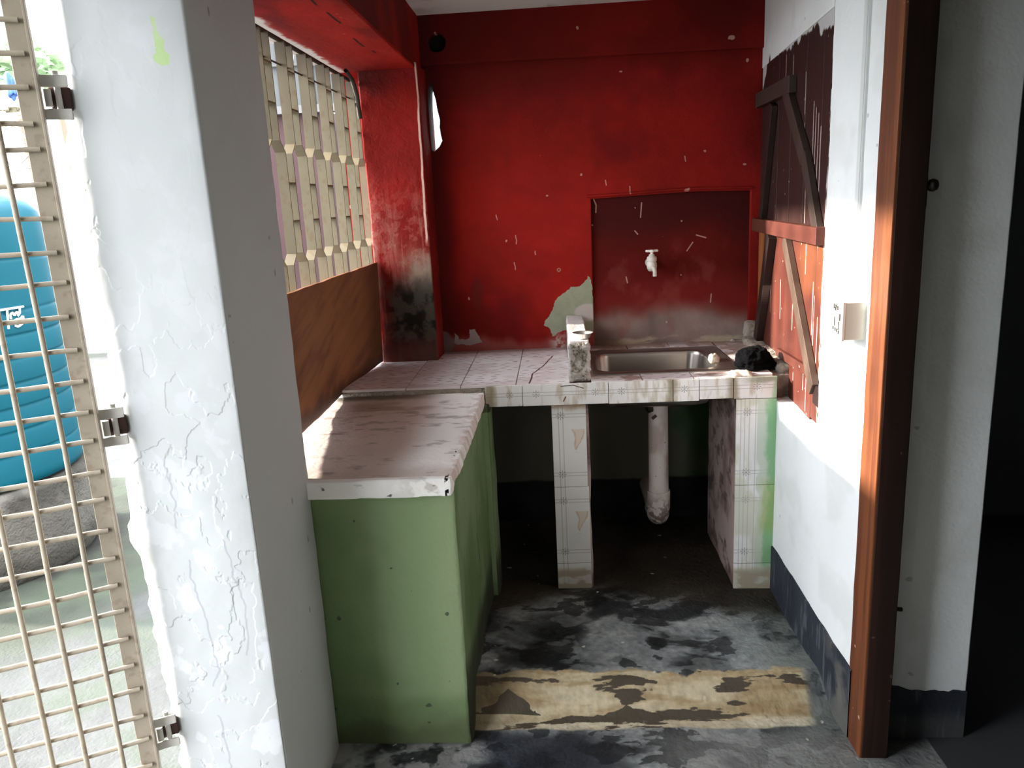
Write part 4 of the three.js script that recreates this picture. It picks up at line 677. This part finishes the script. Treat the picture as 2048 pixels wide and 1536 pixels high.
  for (let i = 0; i < 6; i++) {
    const gap = i === 3 || i === 0 ? 0.006 : 0.0025, yb = [0.735, 0.725, 0.718, 0.712, 0.80, 0.80][i];
    add(lower, 'plank', rbox(edges[i] + gap / 2, edges[i + 1] - gap / 2, yb, 1.285, 0.0, 0.02 + 0.002 * (i % 2), 0.002), MP);
    const g2 = i === 3 ? 0.012 : gap; add(upper, 'plank', rbox(edges[i] + (i === 3 ? 0.012 : gap / 2), edges[i + 1] - g2 / 2, 1.287, 1.955, 0.0 + 0.001 * (i % 2), 0.02, 0.002), MP);
  }
  add(upper, 'rail', rbox(0.13, 1.175, 1.283, 1.335, -0.03, -0.001, 0.003), MR, 'brown cross rail at the foot of the upper shutter');
  add(upper, 'rail', bar([1.17, 1.80], [0.56, 1.785], 0.055, -0.026, -0.001), MB, 'grey brown head rail');
  add(upper, 'brace', bar([0.66, 1.78], [0.36, 1.535], 0.06, -0.022, -0.001), MB, 'worn grey brown brace'); add(upper, 'brace', bar([0.36, 1.545], [0.17, 1.31], 0.055, -0.021, -0.001), MB);
  add(upper, 'brace', bar([0.87, 1.755], [1.03, 1.34], 0.05, -0.024, -0.001), MD, 'nearly black brace');
  add(lower, 'brace', bar([0.835, 1.28], [1.05, 0.835], 0.06, -0.03, -0.001), MD, 'nearly black brace');
  add(lower, 'brace', bar([0.60, 1.28], [0.15, 0.845], 0.055, -0.022, -0.001), MB, 'worn grey brown brace');
  add(lower, 'rail', bar([0.70, 0.855], [0.20, 0.885], 0.03, -0.014, -0.001), MR, 'thin lower rail');
  add(lower, 'hasp', rbox(0.10, 0.165, 0.80, 0.862, -0.012, -0.0005, 0.003), MD, 'dark metal hasp');
  // painted frame of the window
  const frameTex = regionTex(128, 900, [0, 0.2, 0.68, 1.98], (u, v) => { let c = whiteBase(u, v, 60); c = mix(c, [48, 36, 34], sst(0.5, 0.58, fbm(u * 50 + 4, v * 22, 4)) * sst(0.062, 0.08, u)); return c; });
  const MF = regionMat(frameTex, { roughness: 0.7, bumpScale: 0.002 });
  const w = mk(0.72); w.name = 'window_1'; w.userData.kind = 'structure'; w.userData.label = 'white painted frame of the shuttered window';
  add(w, 'window_frame', rbox(0.03, 0.098, 0.722, 1.96, -0.012, 0.05, 0.003), MF); local(w, 'window_sill', uvRegion(roughBox(0.03, 1.16, 0.706, 0.722, -0.018, 0.05, { cell: 0.03, r: 0.004, amp: 0.003, freq: 22 }), M_white, UX, UY).translate(0, -0.72, 0), M_white);
  add(w, 'back_board', box(-0.05, 1.3, 0.6, 2.1, 0.06, 0.07), MD);
}
{
  // surface socket box and its trunking
  const m = plain('#c9ccc2', { roughness: 0.5 }), f = plain('#e6e4de', { roughness: 0.45 }), k = plain('#33302e', { roughness: 0.8 });
  const t = thing('socket_box', 'grey white plastic switch and socket box on the white wall', 'socket', [0.78, 1.11, -2.035]);
  const K = (g) => g.translate(0, -1.45, 0).scale(1.033, 1.033, 1.033).translate(0, 1.45, 0);
  part(t, 'box', K(rbox(0.706, RX + 0.002, 1.074, 1.168, -2.005, -1.94, 0.002)), m);
  const fp = part(t, 'front_plate', K(rbox(0.7, 0.707, 1.072, 1.17, -2.007, -1.938, 0.0015)), f, 'white front plate with sockets');
  const hole = (y, z, w0, h0, w = w0 * 1.7, h = h0 * 1.5) => part(fp, 'slot', K(rbox(0.6985, 0.701, y - h / 2, y + h / 2, z - w / 2, z + w / 2, 0.0005, 1)), k);
  for (const [y, z, w, h] of [[1.154, -1.997, 0.004, 0.008], [1.156, -1.984, 0.005, 0.004], [1.148, -1.986, 0.005, 0.006], [1.154, -1.972, 0.006, 0.003], [1.149, -1.97, 0.006, 0.003], [1.13, -1.955, 0.005, 0.012], [1.116, -1.99, 0.003, 0.016], [1.108, -1.962, 0.003, 0.014], [1.098, -1.998, 0.004, 0.006], [1.096, -1.984, 0.004, 0.006], [1.095, -1.972, 0.004, 0.006], [1.092, -1.96, 0.004, 0.006]]) hole(y, z, w, h);
  solo('cable_trunking', 'slim white cable trunking running up the white wall from the socket box', 'trunking', strip([K(rbox(RX - 0.014, RX + 0.001, 1.168, 2.175, -2.017, -1.992, 0.0015)), K(rbox(RX - 0.0165, RX - 0.013, 1.168, 2.175, -2.0145, -1.9945, 0.001))]), plain('#dfe2e2', { roughness: 0.5 }), [0.775, 1.68, -2.07]);
}
// ------------------------------------------------------------------ grille gate at the left
{
  const gateTex = regionTex(256, 1024, [-0.8, 0.1, 0, 2], (u, v) => { let c = mul([150, 139, 124], 0.92 + 0.14 * fbm(u * 20, v * 20, 4)); c = mix(c, [120, 104, 90], sst(0.6, 0.8, fbm(u * 70 + 9, v * 70, 5)) * 0.45); return c; });
  const m = regionMat(gateTex, { roughness: 0.6, bumpScale: 0.0004, reliefSize: 0.2 }), st = plain('#c3c0ba', { roughness: 0.6 }), rust = plain('#3b261f', { roughness: 0.95 });
  const t = thing('grille_gate', 'beige painted iron grille gate hung on the white pillar', 'gate', [-0.96464837, 0, -1.5]);
  t.rotation.y = Math.atan2(0.45308159, 0.89146905);     // +x of the gate runs towards its hinges
  const Y0 = 0.02, Y1 = 1.98, put = (n, g, l) => local(t, n, uvRegion(g, m, UX, UY), m, l);
  put('stile', strip([roughBox(-0.034, 0.001, Y0, Y1, -0.004, 0.001, { cell: 0.08, r: 0.001, amp: 0.0004 }), roughBox(-0.002, 0.0035, Y0, Y1, -0.03, 0.006, { cell: 0.08, r: 0.001, amp: 0.0005 })]), 'flat angle iron stile at the hinge side');
  put('stile', strip([box(-0.76, -0.725, Y0, Y1, -0.004, 0.001)]));
  put('rail', box(-0.76, 0.0, Y0, Y0 + 0.035, -0.006, -0.001)); put('rail', box(-0.76, 0.0, Y1 - 0.035, Y1, -0.006, -0.001));
  const ry = [1.945, 1.885, 1.822, 1.763, 1.702, 1.639, 1.59, 1.526, 1.465, 1.399, 1.336, 1.27, 1.204, 1.137, 1.073, 1.008, 0.941, 0.88, 0.813, 0.747, 0.68, 0.619, 0.552, 0.484, 0.423, 0.359, 0.295, 0.23, 0.165, 0.1];
  for (const y of ry) { const a = rr(-0.003, 0.003), b = rr(-0.002, 0.002); put('rod', tube([[-0.75, y + a, 0.006], [-0.4, y + rr(-0.002, 0.002), 0.006], [-0.13, y + b, 0.006], [-0.012 + rr(-0.004, 0.004), y + rr(-0.002, 0.004), 0.0055]], 0.0054, 6, 14)); }
  for (let i = 1; i <= 10; i++) { const x = -0.002 - 0.066 * i, j = () => rr(-0.0035, 0.0035); put('rod', tube([[x + j(), Y0 + 0.02, 0.0155], [x + j(), 0.4, 0.0155], [x + j(), 0.7, 0.016], [x + j(), 1.0, 0.0155], [x + j(), 1.35, 0.0155], [x - 0.006 + j(), 1.6, 0.016], [x + j(), Y1 - 0.02, 0.0155]], 0.0056, 6, 28)); }
  for (const y of [1.69, 1.025, 0.277]) {
    const h = new THREE.Group(); h.name = 'hinge'; h.position.set(0, y, 0); h.userData.label = 'rusty hinge set into the pillar'; t.add(h);
    for (const [a, b] of [[0.02, 0.042], [-0.04, -0.02]]) local(h, 'strap', roughBox(0.0, 0.05, a, b, -0.032, -0.026, { cell: 0.008, r: 0.0015, amp: 0.0015, freq: 60 }), st);
    local(h, 'pin', rod([0.03, -0.035, -0.036], [0.03, 0.05, -0.036], 0.006, 10), st); local(h, 'knuckle', rod([0.012, -0.016, -0.031], [0.012, 0.016, -0.031], 0.007, 10), st);
    local(h, 'socket', roughBox(0.014, 0.052, -0.021, 0.021, -0.07, -0.038, { cell: 0.01, r: 0.004, amp: 0.003, freq: 50 }), rust);
  }
}
// ------------------------------------------------------------------ water tank on its concrete drum
{
  const cx = -2.927, cz = -3.379, R = 0.56, base = 0.31;
  const t = thing('water_tank', 'turquoise ribbed plastic water tank standing on a concrete drum', 'tank', [cx, base, cz]);
  const tankTex = regionTex(256, 256, [0, 1, 0, 1], (u, v) => mul([0, 76, 92], 0.94 + 0.1 * fbm(u * 6, v * 30, 3)));
  const m = regionMat(tankTex, { roughness: 0.55, specularIntensity: 0.35, relief: null });
  const pr = [[0.0, 0.0], [R - 0.04, 0.0], [R - 0.008, 0.012], [R, 0.04]];
  for (let k = 0; k < 7; k++) { const y = 0.06 + k * 0.105; pr.push([R + 0.002, y], [R + 0.002, y + 0.078], [R - 0.006, y + 0.088], [R - 0.006, y + 0.097]); }
  pr.push([R, 0.80], [R, 0.99], [R - 0.008, 1.0], [R - 0.008, 1.01], [R, 1.02], [R, 1.16], [R - 0.012, 1.21], [R - 0.05, 1.255], [R - 0.14, 1.29], [0.28, 1.33], [0.26, 1.35], [0.25, 1.40], [0.0, 1.405]);
  const g = lathe(pr, 72); { const p = g.attributes.position; for (let i = 0; i < p.count; i++) { const y = p.getY(i), x = p.getX(i), z = p.getZ(i), r = Math.hypot(x, z); if (r > 0.3 && y > 1.03) { const k = 1 - 0.02 * Math.pow(0.5 + 0.5 * Math.cos(10 * Math.atan2(z, x)), 4) * sst(1.03, 1.1, y); p.setX(i, x * k); p.setZ(i, z * k); } } g.computeVertexNormals(); }
  local(t, 'body', g, m);
  local(t, 'lid', lathe([[0, 1.44], [0.2, 1.438], [0.24, 1.43], [0.25, 1.40], [0.235, 1.40]], 40), m);
  // white lettering: strokes laid on the curved side; a right of 0 metres is where the word ends
  const strokes = [[[-0.36, 0.085], [0.008, 0.085]], [[-0.075, 0.085], [-0.075, 0.0]], [[-0.135, 0.085], [-0.135, 0.0]], [[-0.135, 0.02], [-0.155, 0.035], [-0.175, 0.06], [-0.185, 0.03], [-0.195, 0.0]],
    [[-0.012, 0.085], [-0.014, 0.06], [-0.028, 0.048]], [[-0.060, 0.040], [-0.062, 0.06], [-0.05, 0.066], [-0.042, 0.052], [-0.034, 0.064], [-0.026, 0.066], [-0.022, 0.05]], [[-0.045, 0.03], [-0.03, 0.036], [-0.012, 0.034], [0.0, 0.046], [0.002, 0.03], [-0.006, 0.012], [-0.028, 0.002], [-0.048, 0.01]],
    [[-0.21, 0.085], [-0.22, 0.05], [-0.24, 0.02], [-0.26, 0.045], [-0.25, 0.07]], [[-0.30, 0.085], [-0.30, 0.0]], [[-0.33, 0.085], [-0.345, 0.105], [-0.36, 0.085], [-0.365, 0.0]]];
  const gs = [], ang0 = Math.atan2(2.01, 2.8);                       // azimuth of the sight line to the end of the word
  { // find where that sight line meets the tank, then lay the strokes to its left
    const dx = -Math.sin(ang0), dz = -Math.cos(ang0), b = dx * -cx + dz * -cz, c2 = cx * cx + cz * cz - R * R, s = -b - Math.sqrt(b * b - c2), hx = dx * s - cx, hz = dz * s - cz, phi0 = Math.atan2(hx, hz);
    const at = ([a, y]) => { const q = phi0 + (a - 0.012 + 0.12 * (y - 0.04)) / R, r = R + 0.0035; return [r * Math.sin(q), 0.712 + y * 1.0, r * Math.cos(q)]; };
    for (const S of strokes) { const P = [S[0]]; for (let i = 1; i < S.length; i++) { const n = Math.max(1, Math.ceil(Math.hypot(S[i][0] - S[i - 1][0], S[i][1] - S[i - 1][1]) / 0.02)); for (let q = 1; q <= n; q++) P.push([S[i - 1][0] + (S[i][0] - S[i - 1][0]) * q / n, S[i - 1][1] + (S[i][1] - S[i - 1][1]) * q / n]); } gs.push(tube(P.map(at), 0.0048, 6, (P.length - 1) * 3)); }
  }
  local(t, 'lettering', strip(gs), plain('#f2f6f6', { roughness: 0.5 }), 'white painted Bengali lettering');
  const dt = regionTex(512, 256, [0, 4, -0.2, 0.4], (u, v) => { let c = mul([90, 87, 82], 0.85 + 0.25 * fbm(u * 4, v * 5, 4)); c = mix(c, [52, 50, 46], sst(0.14, 0.3, v + 0.18 * (fbm(u * 5 + 7, v * 6, 4) - 0.6)) * sst(0.45, 0.6, fbm(u * 4 + 60, v * 4, 4))); c = mix(c, [56, 54, 48], sst(0.06, -0.06, v + 0.14 * (fbm(u * 4 + 9, v * 4, 4) - 0.5)) * 0.85); return c; });
  const md = regionMat(dt, { roughness: 0.9, relief: roughRelief, bumpScale: 0.008, reliefSize: 0.6 });
  let d = lathe([[0, -0.16], [0.52, -0.16], [0.555, -0.1], [0.562, 0.0], [0.575, 0.1], [0.585, 0.2], [0.583, 0.28], [0.57, 0.305], [0.5, 0.309], [0, 0.309]], 64);
  { const p = d.attributes.position; for (let i = 0; i < p.count; i++) { const x = p.getX(i), y = p.getY(i), z = p.getZ(i), r = Math.hypot(x, z); if (r > 0.1 && y < 0.3) { const k = 1 + 0.03 * (fbm(x * 6 + 20, z * 6 + y * 5, 4) - 0.5); p.setX(i, x * k); p.setZ(i, z * k); } } d.computeVertexNormals(); d.translate(cx, 0, cz); }
  solo('concrete_drum', 'stained round concrete plinth under the turquoise water tank', 'plinth', uvRegion(d, md, (x, y, z) => 2 + 0.57 * Math.atan2(x - cx, z - cz), UY), md, [cx, -0.15, cz]);
}
// ------------------------------------------------------------------ beyond the kitchen: neighbours, trees
const at = (px, py, depth) => { const v = new THREE.Vector3((px - 1024) / 1548, -(py - 768) / 1548, -1).applyQuaternion(camera.quaternion); v.multiplyScalar(-depth / v.z); return v.add(camera.position); };
{
  // neighbouring house seen through the grille
  const mauveTex = regionTex(256, 256, [0, 2, 0, 2], (u, v) => mul([66, 46, 48], 0.94 + 0.1 * fbm(u * 5, v * 5, 4)));
  const mauve = regionMat(mauveTex, { relief: plasterRelief }), lilac = plain('#84788a', { roughness: 0.9 }), tin = plain('#464748', { roughness: 0.7 });
  const t = thing('neighbour_house', 'mauve and lilac house with a tin roof seen through the window grille', 'house', [-3, -0.12, -7.5]);
  part(t, 'wall', uvRegion(box(-2.75, -1.84, -0.2, 2.26, -8.6, -6.6), mauve, UXZ, UY), mauve, 'mauve wall');
  part(t, 'wall', box(-1.9, -1.2, -0.2, 2.2, -8.4, -7.2), lilac, 'lilac side wall');
  part(t, 'tie_beam', box(-3.3, -1.3, 2.24, 2.3, -6.64, -6.52), plain('#5f5b5c'), 'dark beam under the tin gable');
  const ribs = []; for (let i = 0; i < 34; i++) { const x = -3.3 + i * 0.06, c = new THREE.CylinderGeometry(0.022, 0.022, 1.25, 8, 1, false, -Math.PI / 2, Math.PI); c.scale(1, 1, 0.5); c.translate(x, 2.9, -6.58); ribs.push(c); } ribs.push(box(-3.33, -1.28, 2.28, 3.53, -6.6, -6.58));
  part(t, 'gable', strip(ribs), tin, 'grey corrugated tin gable'); part(t, 'gable_rail', rod([-3.3, 2.62, -6.54], [-1.3, 2.6, -6.54], 0.014, 6), plain('#4a4848'));
  part(t, 'roof', strip([box(-3.6, -1.1, 3.5, 3.53, -8.8, -6.3)]), tin, 'tin roof');
  part(t, 'pipe', rod([-1.62, -0.1, -7.16], [-1.62, 2.2, -7.16], 0.03, 10), plain('#d7d3d8'));
  const k = thing('hanging_packet', 'small white, red and yellow packet hanging beyond the grille', 'packet', [-1.77, 2.13, -5.5]);
  part(k, 'top_band', rbox(-1.8, -1.735, 2.16, 2.225, -5.51, -5.49, 0.004), plain('#f0ece4')); part(k, 'middle_band', rbox(-1.8, -1.735, 2.13, 2.16, -5.51, -5.49, 0.004), plain('#c8362e'), 'red band'); part(k, 'bottom_band', rbox(-1.8, -1.735, 2.07, 2.13, -5.51, -5.49, 0.004), plain('#e8d84a'), 'yellow band'); part(k, 'string', rod([-1.77, 2.22, -5.5], [-1.77, 3.48, -6.26], 0.003, 5), plain('#555555'));
  // yard wall seen through the gap by the red column
  solo('yard_wall', 'pale blue green wall glimpsed through the gap beside the column', 'wall', box(-1.1, 1.5, -0.2, 3.2, -6.2, -6.0), plain('#8fb0b2', { roughness: 0.9 }), [0, -0.12, -6.1]);
  solo('grey_block', 'small grey block glimpsed at the foot of the gap in the wall', 'block', rbox(-0.95, -0.7, -0.15, 1.99, -5.6, -5.4, 0.02), plain('#7c8482', { roughness: 0.9 }), [-0.82, -0.12, -5.5]);
}
{
  // pale house, thatch, bamboo and wire seen past the gate
  solo('pale_house_wall', 'sunlit pale pinkish wall behind the water tank', 'wall', box(-9.5, -4.0, -0.2, 1.95, -9.4, -9.2), plain('#e6d6d8', { roughness: 0.9 }), [-6.7, -0.12, -9.3]);
  const th = strip([...Array(26)].map((_, i) => { const a = at(-60 + i * 5, 196, 8.4), g = rbox(-0.03, 0.03, -0.16, 0.16, -0.012, 0.012, 0.004, 1); g.rotateZ(rr(-0.15, 0.15)); g.rotateX(-0.6); g.translate(a.x, a.y + rr(-0.02, 0.02), a.z + rr(-0.1, 0.1)); return g; }));
  const thc = at(20, 230, 8.4); solo('thatch_edge', 'ragged edge of a brown thatch roof beyond the gate', 'thatch', th, plain('#8c8672', { roughness: 1 }), [thc.x, thc.y, thc.z]);
  const cane = plain('#cfc3a6', { roughness: 0.7 }), stick = plain('#8b8079', { roughness: 0.9 });
  const lat = at(20, 240, 7.2), L = thing('bamboo_trellis', 'pale split bamboo trellis crossing beyond the gate', 'trellis', [lat.x, lat.y, lat.z]);
  const seg = (a, b, d, r, m, n) => { const A = at(...a, d), B = at(...b, d); part(L, n, rod(A.toArray(), B.toArray(), r, 6), m); };
  for (const [a, b] of [[[-30, 232], [52, 226]], [[-30, 250], [60, 246]], [[-20, 262], [70, 222]], [[-5, 226], [52, 276]], [[-30, 268], [20, 232]], [[12, 258], [28, 288]], [[30, 226], [8, 256]]]) seg(a, b, 7.2, 0.012, cane, 'cane');
  for (const [a, b] of [[[-10, 292], [60, 284]], [[0, 335], [75, 330]], [[-10, 308], [50, 296]], [[28, 310], [40, 330]], [[40, 330], [62, 306]], [[-10, 352], [62, 336]], [[10, 316], [46, 366]]]) seg(a, b, 7.0, 0.006, stick, 'twig');
  const blue = plain('#3f5f9e', { roughness: 0.7 });
  const w0 = at(-40, 153, 6), w1 = at(45, 160, 6); solo('wire', 'thin blue grey wire strung across beyond the gate', 'wire', tube([w0.toArray(), at(0, 156, 6).toArray(), w1.toArray()], 0.01, 6, 8), plain('#6c82a8'), w0.toArray());
  const kc = at(22, 172, 5.95); let kg = new THREE.IcosahedronGeometry(0.06, 5); { const p = kg.attributes.position; for (let i = 0; i < p.count; i++) { const k = 0.45 + 1.1 * n3(p.getX(i) * 40 + 4, p.getY(i) * 26, p.getZ(i) * 40); p.setXYZ(i, p.getX(i) * k * 0.6, p.getY(i) * k * 1.35, p.getZ(i) * k * 0.6); } kg.deleteAttribute('normal'); kg.deleteAttribute('uv'); kg = mergeVertices(kg); kg.computeVertexNormals(); kg.translate(kc.x, kc.y, kc.z); }
  solo('rope_knot', 'bright blue knotted rag hanging on the wire beyond the gate', 'rag', kg, blue, kc.toArray());
  // trees
  const leafG = new THREE.PlaneGeometry(0.16, 0.09); const leafM = new THREE.MeshPhysicalMaterial({ color: new THREE.Color('#a9bf9d'), roughness: 0.9, transmission: 0.3, thickness: 0, side: THREE.DoubleSide });
  const tree = (name, label, px, py, depth, w, h, n, hue) => {
    const c = at(px, py, depth), t = thing(name, label, 'tree', [c.x, -0.12, c.z]), gs = [];
    for (let i = 0; i < n; i++) { const g = leafG.clone(), a = rr(0, 6.283), r = Math.sqrt(rnd()), k = rr(0.8, 1.5); g.scale(k, k, k); g.rotateX(rr(-1.5, 1.5)); g.rotateY(rr(0, 6.28)); g.translate(c.x + Math.cos(a) * r * w * rr(0.4, 1), c.y + rr(-1, 1) * h * Math.sqrt(1 - r * r * 0.8), c.z + Math.sin(a) * r * w * 0.6); gs.push(g); }
    const f = part(t, 'foliage', strip(gs), leafM); f.userData.kind = 'stuff';
    part(t, 'trunk', tube([[c.x, -0.2, c.z], [c.x + 0.1, c.y * 0.5, c.z], [c.x, c.y, c.z]], 0.09, 8, 8), plain('#6d6152'));
  };
  tree('garden_tree', 'hazy green tree rising behind the gate at upper left', 20, 128, 13, 1.3, 0.42, 900);
  tree('garden_tree', 'pale green tree showing between the gate and the pillar', 100, 120, 16, 0.9, 0.5, 500);
}
renderer.render(scene, camera);
